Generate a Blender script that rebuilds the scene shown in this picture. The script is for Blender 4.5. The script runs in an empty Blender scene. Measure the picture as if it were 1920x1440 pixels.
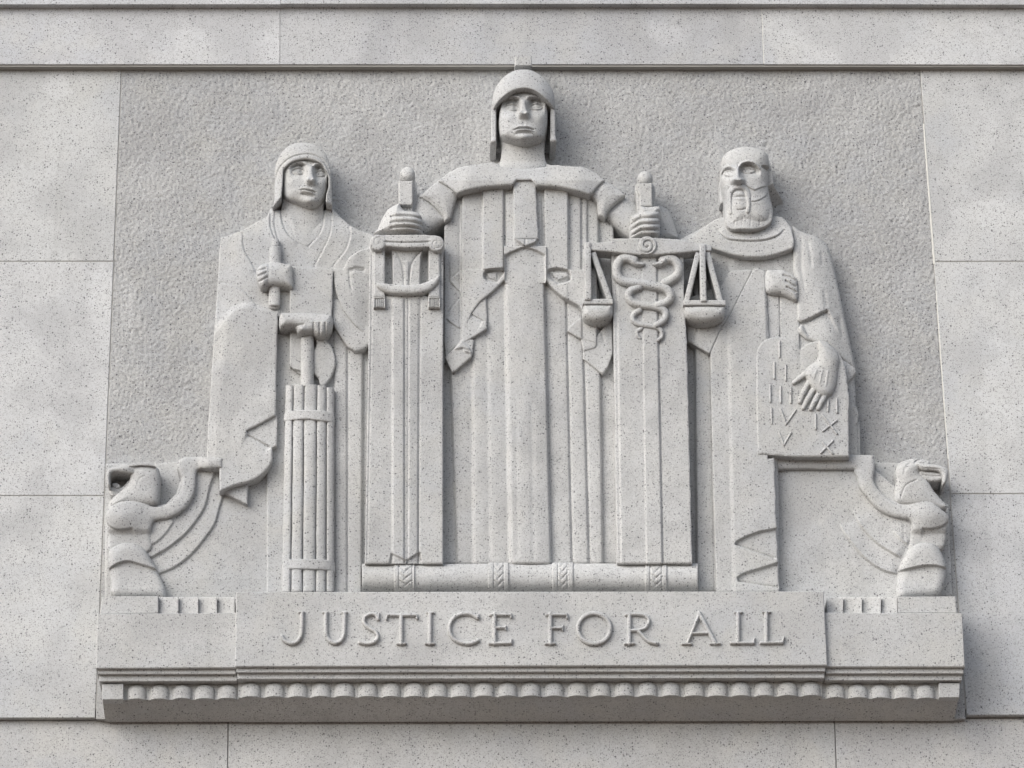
import bpy, math, random
import numpy as np
from mathutils import Matrix, Vector

random.seed(4)
scene = bpy.context.scene
COL = scene.collection
R_ = math.radians

# ------------------------------------------------------------------ camera
PSI, THETA, ROLL, FPX = R_(1.618), R_(25.0), R_(-0.741), 6559.4
U = 0.0025                                   # one photo pixel on the wall, in metres
DW = FPX * math.cos(THETA) / 400.0           # distance from camera to wall
CAM = Vector((-math.tan(PSI) * DW, -DW, 1.7))
ROT = Matrix.Rotation(-PSI, 3, 'Z') @ Matrix.Rotation(math.pi / 2 + THETA, 3, 'X') @ Matrix.Rotation(ROLL, 3, 'Z')
cd = bpy.data.cameras.new('camera')
cam = bpy.data.objects.new('camera', cd)
COL.objects.link(cam)
cam.matrix_world = Matrix.Translation(CAM) @ ROT.to_4x4()
cd.sensor_width = 36
cd.lens = FPX / 1920 * 36
cd.clip_end = 2000
scene.camera = cam

# ------------------------------------------------------------------ light
SUN_EL, SUN_AZ = R_(33), R_(-50)             # azimuth from the wall's outward normal, minus = left
world = bpy.data.worlds.new('World')
scene.world = world
world.use_nodes = True
nt = world.node_tree
nt.nodes.clear()
sky = nt.nodes.new('ShaderNodeTexSky')
sky.sky_type = 'NISHITA'
sky.sun_disc = False
sky.sun_elevation = SUN_EL
sky.sun_rotation = math.pi + SUN_AZ * -1
sky.dust_density = 3.0
hs = nt.nodes.new('ShaderNodeHueSaturation')
hs.inputs['Saturation'].default_value = 0.46
bg = nt.nodes.new('ShaderNodeBackground')
bg.inputs['Strength'].default_value = 0.14
wo = nt.nodes.new('ShaderNodeOutputWorld')
nt.links.new(sky.outputs[0], hs.inputs['Color'])
nt.links.new(hs.outputs[0], bg.inputs[0])
nt.links.new(bg.outputs[0], wo.inputs[0])
sl = bpy.data.lights.new('sun', 'SUN')
sl.energy = 0.82
sl.angle = R_(52)
sl.color = (1.0, 0.985, 0.965)
sun = bpy.data.objects.new('sun', sl)
COL.objects.link(sun)
sdir = Vector((math.sin(SUN_AZ) * math.cos(SUN_EL), -math.cos(SUN_AZ) * math.cos(SUN_EL), math.sin(SUN_EL)))
sun.rotation_euler = sdir.to_track_quat('Z', 'Y').to_euler()
vs = scene.view_settings
vs.view_transform = 'Standard'
vs.look = 'None'
vs.gamma = 1
vs.exposure = 0.68
vs.use_curve_mapping = False


# ------------------------------------------------------------------ helpers: places on the wall
Rn = np.array(ROT)
Cn = np.array(CAM)


def P(x, y, d=0.0):
    """wall-parallel place seen at photo pixel (x, y), d units in front of the panel -> X, Z"""
    x = np.asarray(x, float)
    y = np.asarray(y, float)
    dx, dy = x - 960.0, 720.0 - y
    vx = Rn[0, 0] * dx + Rn[0, 1] * dy - Rn[0, 2] * FPX
    vy = Rn[1, 0] * dx + Rn[1, 1] * dy - Rn[1, 2] * FPX
    vz = Rn[2, 0] * dx + Rn[2, 1] * dy - Rn[2, 2] * FPX
    t = (-np.asarray(d) * U - Cn[1]) / vy
    return Cn[0] + t * vx, Cn[2] + t * vz


def P3(x, y, d):
    X, Z = P(x, y, d)
    return Vector((float(X), -d * U, float(Z)))


WLOC = {}


def tagp(o, label=None, cat=None, group=None, kind=None):
    if label: o['label'] = label
    if cat: o['category'] = cat
    if group: o['group'] = group
    if kind: o['kind'] = kind
    return o


def thing(name, label, cat, loc, group=None):
    o = bpy.data.objects.new(name, None)
    o.empty_display_size = 0.2
    COL.objects.link(o)
    o.location = loc
    WLOC[o] = Vector(loc)
    return tagp(o, label, cat, group)


def link_mesh(name, V, F, mat, parent, smooth=True):
    V = np.asarray(V, np.float64)
    c = (V.max(0) + V.min(0)) / 2
    me = bpy.data.meshes.new(name)
    if isinstance(F, np.ndarray):
        n = len(F)
        me.vertices.add(len(V))
        me.vertices.foreach_set('co', (V - c).astype(np.float32).ravel())
        me.loops.add(n * 4)
        me.loops.foreach_set('vertex_index', F.astype(np.int32).ravel())
        me.polygons.add(n)
        me.polygons.foreach_set('loop_start', np.arange(0, n * 4, 4, dtype=np.int32))
        me.polygons.foreach_set('loop_total', np.full(n, 4, np.int32))
        me.update(calc_edges=True)
    else:
        me.from_pydata([tuple(v) for v in (V - c)], [], F)
        me.update()
    if smooth:
        me.polygons.foreach_set('use_smooth', np.ones(len(me.polygons), bool))
    me.materials.append(mat)
    o = bpy.data.objects.new(name, me)
    COL.objects.link(o)
    cw = Vector(c)
    WLOC[o] = cw
    if parent is not None:
        o.parent = parent
        o.location = cw - WLOC[parent]
    else:
        o.location = cw
    return o


# ------------------------------------------------------------------ helpers: curves and distances (photo pixels)
def cr(pts, n=6, closed=False):
    p = np.array(pts, float)
    m = len(p)
    out = []
    rng = range(m) if closed else range(m - 1)
    for i in rng:
        if closed:
            a, b, c, d = p[(i - 1) % m], p[i], p[(i + 1) % m], p[(i + 2) % m]
        else:
            a, b, c, d = p[max(i - 1, 0)], p[i], p[i + 1], p[min(i + 2, m - 1)]
        for k in range(n):
            t = k / n
            out.append(0.5 * ((2 * b) + (-a + c) * t + (2 * a - 5 * b + 4 * c - d) * t * t + (-a + 3 * b - 3 * c + d) * t ** 3))
    if not closed:
        out.append(p[-1])
    return np.array(out)


def ss(t):
    t = np.clip(t, 0, 1)
    return t * t * (3 - 2 * t)


def dseg(X, Y, pts):
    d = np.full(X.shape, 1e9)
    tt = np.zeros(X.shape)
    n = len(pts) - 1
    for i in range(n):
        ax, ay = pts[i]
        bx, by = pts[i + 1]
        ex, ey = bx - ax, by - ay
        L = ex * ex + ey * ey + 1e-9
        h = np.clip(((X - ax) * ex + (Y - ay) * ey) / L, 0, 1)
        q = (X - ax - h * ex) ** 2 + (Y - ay - h * ey) ** 2
        m = q < d
        d[m] = q[m]
        tt[m] = ((i + h) / n)[m]
    return np.sqrt(d), tt


def sdpoly(X, Y, pts):
    pts = np.asarray(pts, float)
    d = np.full(X.shape, 1e12)
    ins = np.zeros(X.shape, bool)
    n = len(pts)
    for i in range(n):
        ax, ay = pts[i]
        bx, by = pts[(i + 1) % n]
        ex, ey = bx - ax, by - ay
        L = ex * ex + ey * ey
        if L < 1e-9:
            continue
        h = np.clip(((X - ax) * ex + (Y - ay) * ey) / L, 0, 1)
        d = np.minimum(d, (X - ax - h * ex) ** 2 + (Y - ay - h * ey) ** 2)
        if ey != 0:
            c = (ay > Y) != (by > Y)
            ins ^= c & (X < ax + (Y - ay) * ex / ey)
    return np.where(ins, -1, 1) * np.sqrt(d)


class Sculpt:
    """a carved height field over photo-pixel coordinates; H is depth in units in front of the panel"""

    def __init__(s, X, Y, sd, D):
        s.X, s.Y, s.sd = X, Y, sd
        s.D = D
        s.H = np.full(X.shape, float(D))

    def poly(s, pts): return sdpoly(s.X, s.Y, pts)

    def win(s, pts, m):
        p = np.asarray(pts)
        ys, xs = s.Y[:, 0], s.X[0, :]
        j0, j1 = np.searchsorted(ys, [p[:, 1].min() - m, p[:, 1].max() + m])
        i0, i1 = np.searchsorted(xs, [p[:, 0].min() - m, p[:, 0].max() + m])
        return slice(j0, j1), slice(i0, i1)

    def step(s, pts, amt, w=2.2):
        W = s.win(pts, w + 2)
        if s.X[W].size:
            s.H[W] += amt * ss(-sdpoly(s.X[W], s.Y[W], pts) / w + .5)

    def setarea(s, pts, val, w=2.2):
        W = s.win(pts, w + 2)
        if s.X[W].size:
            k = ss(-sdpoly(s.X[W], s.Y[W], pts) / w + .5)
            s.H[W] = s.H[W] * (1 - k) + val * k

    def groove(s, pts, dep=3., w=1.6, fade=0.0):
        pts = np.asarray(pts, float)
        W = s.win(pts, 4 * w)
        if s.X[W].size:
            d, t = dseg(s.X[W], s.Y[W], pts)
            k = np.exp(-(d / w) ** 2)
            if fade > 0:
                k = k * ss(np.minimum(t, 1 - t) / fade)
            s.H[W] -= dep * k

    def lip(s, pts, side, amt, run, w=1.6, fade=.12):
        """a step along a line that fades out away from it: side +1 raises the left-hand side of the direction"""
        pts = np.asarray(pts, float)
        W = s.win(pts, run * 1.5)
        X, Y = s.X[W], s.Y[W]
        if not X.size:
            return
        best = np.full(X.shape, 1e9)
        sg = np.zeros(X.shape)
        tt = np.zeros(X.shape)
        n = len(pts) - 1
        for i in range(n):
            ax, ay = pts[i]
            ex, ey = pts[i + 1] - pts[i]
            L = math.hypot(ex, ey) + 1e-9
            h = np.clip(((X - ax) * ex + (Y - ay) * ey) / L / L, 0, 1)
            q = np.hypot(X - ax - h * ex, Y - ay - h * ey)
            c = ((X - ax) * ey - (Y - ay) * ex) / L
            m = q < best
            best[m] = q[m]
            sg[m] = np.sign(c[m])
            tt[m] = ((i + h) / n)[m]
        sd = best * sg * side
        k = ss(sd / w + .5) * np.exp(-np.maximum(sd, 0) / run * 1.6) * np.where(sd < -w, 0, 1)
        k *= ss(tt / fade) * ss((1 - tt) / .12)
        s.H[W] += amt * k

    def bump(s, cx, cy, rx, ry, a, rot=0., p=1.0):
        c, q = math.cos(rot), math.sin(rot)
        x, y = s.X - cx, s.Y - cy
        u, v = (x * c + y * q) / rx, (-x * q + y * c) / ry
        s.H += a * np.exp(-(u * u + v * v) ** p)

    def dome(s, w, A, sd=None):
        t = np.clip(-(s.sd if sd is None else sd) / w, 0, 1)
        s.H += A * np.sqrt(np.maximum(0, 1 - (1 - t) ** 2))

    def bands(s, edges, hs_, yt, yb, w=2.0, bulge=0., set_=True):
        """vertical pleats. edges: (x at yt, x at yb, groove depth); hs_: height of each band"""
        f = (s.Y - yt) / (yb - yt)
        xs = [e[0] + (e[1] - e[0]) * f for e in edges]
        H = np.full(s.X.shape, float(hs_[0]))
        for i, x in enumerate(xs):
            ww = edges[i][3] if len(edges[i]) > 3 else w
            H += (hs_[i + 1] - hs_[i]) * ss((s.X - x) / ww + .5)
            if edges[i][2]:
                H -= edges[i][2] * np.exp(-((s.X - x) / 1.8) ** 2)
        if bulge:
            for a, b in zip(xs[:-1], xs[1:]):
                u = (s.X - (a + b) / 2) / ((b - a) / 2)
                H += np.where(np.abs(u) < 1, bulge * (1 - u * u), 0)
        s.H = H if set_ else s.H + H


PH = [(random.uniform(-1, 1), random.uniform(-1, 1), random.uniform(0, 6.28), random.uniform(.02, .16)) for _ in range(14)]


def wob(X, Y):
    o = np.zeros(X.shape)
    for a, b, p, f in PH:
        o += np.sin((a * X + b * Y) * f * 1.6 + p) * (0.05 / f) ** .7
    return o


def mblur(H, m, n):
    """mean of H over the masked neighbourhood, n samples either way, twice"""
    w = m.astype(float)
    a = H * w
    for _ in range(2):
        for ax in (0, 1):
            for k, arr in enumerate((a, w)):
                p = np.concatenate([np.zeros_like(np.take(arr, [0], ax)), np.cumsum(arr, ax)], ax)
                N = arr.shape[ax]
                hi = np.minimum(np.arange(N) + n + 1, N)
                lo = np.maximum(np.arange(N) - n, 0)
                q = np.take(p, hi, ax) - np.take(p, lo, ax)
                if k == 0: a = q
                else: w = q
    return a / np.maximum(w, 1e-9)


def relief(name, parent, shape, D, fn=None, step=1.6, base=-3., r=2.5, mat=None, bbox=None, wobble=.16, blur=7.):
    if callable(shape):
        x0, y0, x1, y1 = bbox
    else:
        pts = np.asarray(shape, float)
        x0, y0 = pts.min(0) - 2 * step
        x1, y1 = pts.max(0) + 2 * step
    nx, ny = int((x1 - x0) / step) + 2, int((y1 - y0) / step) + 2
    X, Y = np.meshgrid(x0 + step * np.arange(nx), y0 + step * np.arange(ny))
    sd = shape(X, Y) if callable(shape) else sdpoly(X, Y, pts)
    s = Sculpt(X, Y, sd, D)
    s.p0 = sd
    if fn:
        fn(s)
    H = s.H
    Dv = mblur(H, sd < step, max(1, int(blur / step / 2))) if fn else D
    if r > 0:
        t = np.clip(-sd / r, 0, 1)
        H = H - r * (1 - np.sqrt(np.maximum(0, 1 - (1 - t) ** 2)))
    if wobble:
        H = H + wobble * wob(X, Y)
    cen = (sd[:-1, :-1] + sd[1:, :-1] + sd[:-1, 1:] + sd[1:, 1:]) / 4
    keep = cen < 0
    if not keep.any():
        return None
    # snap border points to the true outline
    used = np.zeros(X.shape, int)
    for a in (0, 1):
        for b in (0, 1):
            used[a:a + ny - 1, b:b + nx - 1] += keep
    gy, gx = np.gradient(sd, step)
    gl = np.hypot(gx, gy) + 1e-6
    bd = (used > 0) & (used < 4)
    k = np.where(bd, np.clip(-sd, -1.1 * step, 1.1 * step), 0) / gl
    Xs, Ys = X + k * gx / gl, Y + k * gy / gl
    wx, wz = P(Xs, Ys, Dv)
    ev = .2 * step * U * np.arange(ny)[:, None]
    wz = np.minimum.accumulate(wz + ev, 0) - ev
    idx = -np.ones(X.shape, int)
    m = used > 0
    idx[m] = np.arange(m.sum())
    V = np.stack([wx[m], -H[m] * U, wz[m]], 1)
    a, b, c, d = idx[:-1, :-1][keep], idx[:-1, 1:][keep], idx[1:, 1:][keep], idx[1:, :-1][keep]
    F = np.stack([a, d, c, b], 1)
    # side walls back to the base
    K = np.zeros((ny + 1, nx + 1), bool)
    K[1:-1, 1:-1] = keep
    E = []
    jj, ii = np.nonzero(keep)
    Kc = keep
    def nb(dj, di): return ~K[jj + 1 + dj, ii + 1 + di]
    for dj, di, p, q in ((-1, 0, (0, 1), (0, 0)), (1, 0, (1, 0), (1, 1)), (0, -1, (0, 0), (1, 0)), (0, 1, (1, 1), (0, 1))):
        z = nb(dj, di)
        E.append(np.stack([idx[jj[z] + p[0], ii[z] + p[1]], idx[jj[z] + q[0], ii[z] + q[1]]], 1))
    E = np.concatenate(E)
    ub, inv = np.unique(E.ravel(), return_inverse=True)
    inv = inv.reshape(E.shape)
    n0, nb_ = len(V), len(ub)
    top = V[ub]
    bot = top.copy()
    bot[:, 1] = -base * U
    V = np.concatenate([V, top, bot])
    S = np.stack([n0 + inv[:, 0], n0 + inv[:, 1], n0 + nb_ + inv[:, 1], n0 + nb_ + inv[:, 0]], 1)
    F = np.concatenate([F, S[:, ::-1]])
    o = link_mesh(name, V, F, mat or M['carved'], parent)
    return o


def prism(name, parent, pts, D, base, bev=1.2, mat=None, smooth=False):
    """a dressed stone: the outline seen at pixels pts on the plane D, bevelled, standing from base to D"""
    q = np.array([P(x, y, D) for x, y in pts]) / U
    n = len(q)
    ar = sum(q[i][0] * q[(i + 1) % n][1] - q[(i + 1) % n][0] * q[i][1] for i in range(n))
    if ar < 0:
        q = q[::-1]
    ins = []
    for i in range(n):
        a, b, c = q[i - 1], q[i], q[(i + 1) % n]
        e1, e2 = (b - a) / np.linalg.norm(b - a), (c - b) / np.linalg.norm(c - b)
        n1, n2 = np.array([-e1[1], e1[0]]), np.array([-e2[1], e2[0]])
        mm = (n1 + n2) / max(.3, 1 + n1 @ n2)
        ins.append(b + mm * bev)
    V = [(x * U, -D * U, z * U) for x, z in ins] + [(x * U, -(D - bev) * U, z * U) for x, z in q] + [(x * U, -base * U, z * U) for x, z in q]
    F = [list(range(n))]
    for i in range(n):
        j = (i + 1) % n
        F.append([i, n + i, n + j, j])
        F.append([n + i, 2 * n + i, 2 * n + j, n + j])
    return link_mesh(name, V, F, mat or M['carved'], parent, smooth)


# ------------------------------------------------------------------ materials
M = {}


def granite(name, base=(.50, .50, .497), rough_bump=0.0, bump_scale=150., speck=1.0, vary=.05, fine=.25, grain=1.0, blooms=()):
    m = bpy.data.materials.new(name)
    m.use_nodes = True
    t = m.node_tree
    N, L = t.nodes, t.links
    b = N['Principled BSDF']
    b.inputs['Roughness'].default_value = .82
    b.inputs['Specular IOR Level'].default_value = .25
    geo = N.new('ShaderNodeNewGeometry')
    pos = geo.outputs['Position']

    def math_(op, a, c=None, cl=False):
        n = N.new('ShaderNodeMath')
        n.operation = op
        n.use_clamp = cl
        for i, v in enumerate((a, c)):
            if v is None: continue
            if isinstance(v, (int, float)): n.inputs[i].default_value = v
            else: L.new(v, n.inputs[i])
        return n.outputs[0]

    def noise(scale, det=2., vec=pos, r=.5):
        n = N.new('ShaderNodeTexNoise')
        n.inputs['Scale'].default_value = scale
        n.inputs['Detail'].default_value = det
        n.inputs['Roughness'].default_value = r
        L.new(vec, n.inputs['Vector'])
        return n.outputs['Fac'], n.outputs['Color']

    def ramp(f, a, bb):
        n = N.new('ShaderNodeMapRange')
        n.interpolation_type = 'SMOOTHSTEP'
        n.inputs['From Min'].default_value = a
        n.inputs['From Max'].default_value = bb
        L.new(f, n.inputs['Value'])
        return n.outputs[0]

    def mix(f, c1, c2, mode='MIX'):
        n = N.new('ShaderNodeMix')
        n.data_type = 'RGBA'
        n.blend_type = mode
        for s_, v in ((n.inputs[0], f), (n.inputs[6], c1), (n.inputs[7], c2)):
            if isinstance(v, (int, float)): s_.default_value = v
            elif isinstance(v, tuple): s_.default_value = (*v, 1) if len(v) == 3 else v
            else: L.new(v, s_)
        return n.outputs[2]

    # big soft stains and cool/warm clouding
    f1, _ = noise(1.1, 4)
    f2, _ = noise(5.5, 3)
    f3, _ = noise(60, 3, r=.65)
    f4, _ = noise(330, 2, r=.7)
    cool = tuple(x * y for x, y in zip(base, (.95, .965, .995)))
    warm = tuple(x * y for x, y in zip(base, (1.015, 1.01, .99)))
    c = mix(ramp(f2, .35, .65), cool, warm)
    c = mix(math_('MULTIPLY', ramp(f1, .42, .62), .75), c, tuple(min(.85, x * 1.17) for x in base))
    f0, _ = noise(2.6, 5, r=.6)
    c = mix(math_('MULTIPLY', ramp(f0, .54, .36), .8), c, tuple(x * y for x, y in zip(base, (.86, .86, .87))))
    mp = N.new('ShaderNodeMapping')
    mp.inputs['Scale'].default_value = (9, 9, .55)
    L.new(pos, mp.inputs['Vector'])
    fs, _ = noise(1.0, 4, vec=mp.outputs[0], r=.6)
    c = mix(math_('MULTIPLY', ramp(fs, .56, .72), .35), c, tuple(x * y for x, y in zip(base, (.80, .80, .79))))
    c = mix(math_('MULTIPLY', ramp(fs, .42, .28), .25), c, tuple(min(.85, x * 1.14) for x in base))
    c = mix(math_('MULTIPLY', ramp(f3, .35, .75), fine), c, tuple(x * .74 for x in base))
    c = mix(math_('MULTIPLY', ramp(f4, .5, .8), .5), c, tuple(x * .6 for x in base))
    c = mix(math_('MULTIPLY', ramp(f4, .5, .2), .35), c, tuple(min(.85, x * 1.3) for x in base))
    f5, _ = noise(165, 3, r=.75)
    c = mix(math_('MULTIPLY', ramp(f5, .50, .30), .55 * grain), c, tuple(x * .66 for x in base))
    c = mix(math_('MULTIPLY', ramp(f5, .52, .70), .40 * grain), c, tuple(min(.85, x * 1.22) for x in base))
    # pale bloom where lime has washed out of the joints
    for (qx, qy, rx, ry) in blooms:
        vv_ = N.new('ShaderNodeVectorMath')
        vv_.operation = 'SUBTRACT'
        L.new(pos, vv_.inputs[0])
        vv_.inputs[1].default_value = P3(qx, qy, 0)
        v2 = N.new('ShaderNodeVectorMath')
        v2.operation = 'MULTIPLY'
        L.new(vv_.outputs[0], v2.inputs[0])
        v2.inputs[1].default_value = (1 / (rx * U), 0, 1 / (ry * U))
        v3 = N.new('ShaderNodeVectorMath')
        v3.operation = 'LENGTH'
        L.new(v2.outputs[0], v3.inputs[0])
        nb, _ = noise(11, 5, r=.65)
        kk = ramp(math_('ADD', v3.outputs['Value'], math_('MULTIPLY', math_('SUBTRACT', nb, .5), 2.6)), 1.0, .45)
        c = mix(math_('MULTIPLY', kk, .42), c, tuple(min(.85, x * 1.25) for x in base))
    # dark mica specks: only some cells, in clusters
    warp = N.new('ShaderNodeVectorMath')
    warp.operation = 'MULTIPLY_ADD'
    _, wc = noise(190, 2)
    L.new(wc, warp.inputs[0])
    warp.inputs[1].default_value = (.008, .008, .008)
    L.new(pos, warp.inputs[2])
    cl, _ = noise(16, 2)
    dens = ramp(cl, .3, .7)
    for sc, th, rad, dark, amt in ((78, .84, .36, (.10, .10, .108), .9), (118, .66, .40, (.185, .185, .195), .85), (190, .52, .46, (.27, .27, .275), .8)):
        v = N.new('ShaderNodeTexVoronoi')
        v.inputs['Scale'].default_value = sc
        v.inputs['Randomness'].default_value = 1.0
        L.new(warp.outputs[0], v.inputs['Vector'])
        sep = N.new('ShaderNodeSeparateColor')
        L.new(v.outputs['Color'], sep.inputs[0])
        thr = math_('SUBTRACT', th + .12, math_('MULTIPLY', dens, .2))
        pick = math_('GREATER_THAN', sep.outputs[0], thr)
        spot = ramp(v.outputs['Distance'], rad, rad * .55)
        k = math_('MULTIPLY', math_('MULTIPLY', pick, spot), amt * speck, True)
        c = mix(k, c, dark)
    # each stone its own tone
    oi = N.new('ShaderNodeObjectInfo')
    cc = N.new('ShaderNodeVectorMath')
    cc.operation = 'MULTIPLY'
    L.new(c, cc.inputs[0])
    L.new(oi.outputs['Color'], cc.inputs[1])
    L.new(cc.outputs[0], b.inputs['Base Color'])
    # tooled surface
    bp = N.new('ShaderNodeBump')
    bp.inputs['Strength'].default_value = .5 if not rough_bump else .9
    bp.inputs['Distance'].default_value = .0040 if not rough_bump else rough_bump
    if rough_bump:
        g1, _ = noise(bump_scale, 5, r=.72)
        g2, _ = noise(bump_scale * .33, 2)
        vv = N.new('ShaderNodeTexVoronoi')
        vv.inputs['Scale'].default_value = bump_scale * .95
        L.new(warp.outputs[0], vv.inputs['Vector'])
        pit = ramp(vv.outputs['Distance'], .05, .5)
        hgt = math_('ADD', math_('ADD', g1, math_('MULTIPLY', g2, .45)), math_('MULTIPLY', pit, .35))
    else:
        g1, _ = noise(420, 2)
        g2, _ = noise(90, 2)
        hgt = math_('ADD', g1, g2)
    L.new(hgt, bp.inputs['Height'])
    L.new(bp.outputs[0], b.inputs['Normal'])
    M[name] = m
    return m


granite('carved', (.490, .496, .494), vary=.0)
granite('wall', (.536, .545, .550), vary=.05, blooms=((108, 160, 34, 60), (195, 560, 40, 90), (140, 870, 60, 70), (1860, 400, 80, 40), (1890, 720, 60, 110), (1250, 70, 60, 30)))
granite('panel', (.422, .427, .427), vary=0, speck=1.25, grain=1.5, blooms=((240, 570, 22, 90), (1700, 780, 40, 60)))
mm = bpy.data.materials.new('mortar')
mm.use_nodes = True
mb = mm.node_tree.nodes['Principled BSDF']
mn = mm.node_tree.nodes.new('ShaderNodeTexNoise')
mn.inputs['Scale'].default_value = 40
mr = mm.node_tree.nodes.new('ShaderNodeValToRGB')
mr.color_ramp.elements[0].color = (.27, .265, .25, 1)
mr.color_ramp.elements[1].color = (.40, .395, .38, 1)
mm.node_tree.links.new(mn.outputs['Fac'], mr.inputs[0])
mm.node_tree.links.new(mr.outputs[0], mb.inputs['Base Color'])
mb.inputs['Roughness'].default_value = .95
M['mortar'] = mm
mw = mm.copy()
mw.name = 'pale_mortar'
mw.node_tree.nodes['Color Ramp'].color_ramp.elements[0].color = (.5, .5, .47, 1)
mw.node_tree.nodes['Color Ramp'].color_ramp.elements[1].color = (.78, .78, .74, 1)
M['pale_mortar'] = mw
mg = bpy.data.materials.new('paving')
mg.use_nodes = True
gb = mg.node_tree.nodes['Principled BSDF']
gv = mg.node_tree.nodes.new('ShaderNodeTexNoise')
gv.inputs['Scale'].default_value = 2.0
gr = mg.node_tree.nodes.new('ShaderNodeValToRGB')
gr.color_ramp.elements[0].color = (.095, .066, .046, 1)
gr.color_ramp.elements[1].color = (.145, .102, .072, 1)
mg.node_tree.links.new(gv.outputs['Fac'], gr.inputs[0])
mg.node_tree.links.new(gr.outputs[0], gb.inputs['Base Color'])
gb.inputs['Roughness'].default_value = .9
M['paving'] = mg

# ------------------------------------------------------------------ ground
gnd = link_mesh('ground', [(-300, -300, 0), (300, -300, 0), (300, 60, 0), (-300, 60, 0)], [[0, 1, 2, 3]], M['paving'], None, False)
gnd['kind'] = 'structure'

# ------------------------------------------------------------------ the wall of dressed stones
ZC = float(P(960, 720, 0)[1])
wall = thing('stone_wall', 'tall pale granite wall of large dressed blocks around the carved panel', 'wall', (0, 0, 0))


def jl(y): return 228 + (179 - 228) * (y - 130) / 1215      # left joint of the panel
def jr(y): return 1725 + (1811 - 1725) * (y - 130) / 1209   # right joint of the panel


G = 0.8                                                       # half a joint


def block(pts, D=0., base=-60, bev=1.0, mat='wall', name='stone_block', tone=(1, 1, 1)):
    o = prism(name, wall, pts, D, base, bev, M[mat])
    o.color = (*tone, 1)
    return o


XL, XR = -620, 2560
# courses beside the panel
TL = [(.985, .985, .975), (1.01, 1.01, 1.01), (1.0, 1.0, .995)]
TR = [(.97, .97, .965), (1.0, 1.0, .995), (.93, .935, .95)]
cuts_l = [(128.5, 490), (490, 929.3), (929.3, 1346.5)]
cuts_r = [(128.5, 490.5), (490.5, 926), (926, 1341.5)]
for (y0, y1), tn in zip(cuts_l, TL):
    block([(XL, y0 + G - 1), (jl(y0) - G, y0 + G), (jl(y1) - G, y1 - G), (XL, y1 - G + 1)], tone=tn)
for i, ((y0, y1), tn) in enumerate(zip(cuts_r, TR)):
    g = 2.6 if i == 0 else 1.6
    block([(jr(y0) + G, y0 + G), (XR, y0 + G - 2), (XR, y1 - G - 2), (jr(y1) + g, y1 - G)], tone=tn)
# upper courses, each standing proud of the one below
block([(XL, 12.5), (525 - .3, 12.5), (525 - .3, 120.5), (XL, 120.5)], 17, tone=(1.03, 1.03, 1.04), bev=.5)
block([(525 + .3, 12.5), (1427.5, 12.5), (1432 - .6, 120.5), (525 + .3, 120.5)], 16.6, tone=(.90, .90, .91), bev=.5)
block([(1428.5, 12.5), (XR, 13.5), (XR, 122), (1433, 120.5)], 17, tone=(1.02, 1.02, 1.02), bev=.5)
block([(XL, -420), (526 - .3, -420), (526 - .3, 8), (XL, 8.5)], 32, tone=(1.03, 1.03, 1.04), bev=.5)
block([(526 + .3, -420), (XR, -420), (XR, 10.5), (1400, 7.4), (526 + .3, 7.0)], 32, tone=(.95, .95, .96), bev=.5)
# lower course, set back
block([(XL, 1351), (428 - G, 1351), (424 - G, 1760), (XL, 1760)], -13, tone=(.97, .96, .945))
block([(428 + G, 1351), (1565 - G, 1348), (1580 - G, 1760), (424 + G, 1760)], -13, tone=(.95, .94, .925))
block([(1565 + G, 1348), (XR, 1345), (XR, 1760), (1580 + G, 1760)], -13, tone=(.94, .93, .925))
# mortar bed behind the joints
o = prism('mortar_bed', wall, [(XL - 20, 60), (jl(60) + 1.2, 60), (jl(1330) + 1.2, 1330), (XL - 20, 1330)], -1.3, -70, 0, M['mortar'])
o = prism('mortar_bed', wall, [(jr(60) - 1.2, 60), (XR + 20, 60), (XR + 20, 1330), (jr(1330) - 1.2, 1330)], -1.3, -70, 0, M['mortar'])
o = prism('mortar_bed', wall, [(XL - 20, 1300), (XR + 20, 1300), (XR + 20, 1790), (XL - 20, 1790)], -17, -75, 0, M['mortar'])
o = prism('mortar_bed', wall, [(XL - 20, -440), (XR + 20, -440), (XR + 20, 125), (XL - 20, 125)], 14, -75, 0, M['mortar'])
# pale pointing along the right joint
o = prism('pointing', wall, [(jr(232) - 1.6, 232), (jr(232) + 1.2, 232), (jr(495) + 3.2, 495), (jr(495) - .8, 495)], .4, -6, .5, M['pale_mortar'])
o = prism('pointing', wall, [(jr(545) - .3, 545), (jr(545) + 1.8, 545), (jr(860) + 1.8, 860), (jr(860) - .3, 860)], -.5, -6, .3, M['pale_mortar'])
o = prism('pointing', wall, [(1426.7, 16), (1429.4, 16), (1434, 119), (1431, 119)], 16.2, 2, .3, M['pale_mortar'])
# wall going down to the ground and up out of sight
X0, Z0 = P(XL, 1762, 0)
X1, _ = P(XR, 1762, 0)
V = [(-3.9, .04, 0), (4.2, .04, 0), (4.2, .04, float(Z0)), (-3.9, .04, float(Z0)), (-3.9, .5, 0), (4.2, .5, 0), (4.2, .5, float(Z0)), (-3.9, .5, float(Z0))]
link_mesh('lower_wall', V, [[0, 1, 2, 3], [1, 5, 6, 2], [4, 0, 3, 7], [3, 2, 6, 7], [5, 4, 7, 6]], M['wall'], wall, False)

# rough picked background of the carving, and the smoother stone below it
rng = np.random.default_rng(11)


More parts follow.
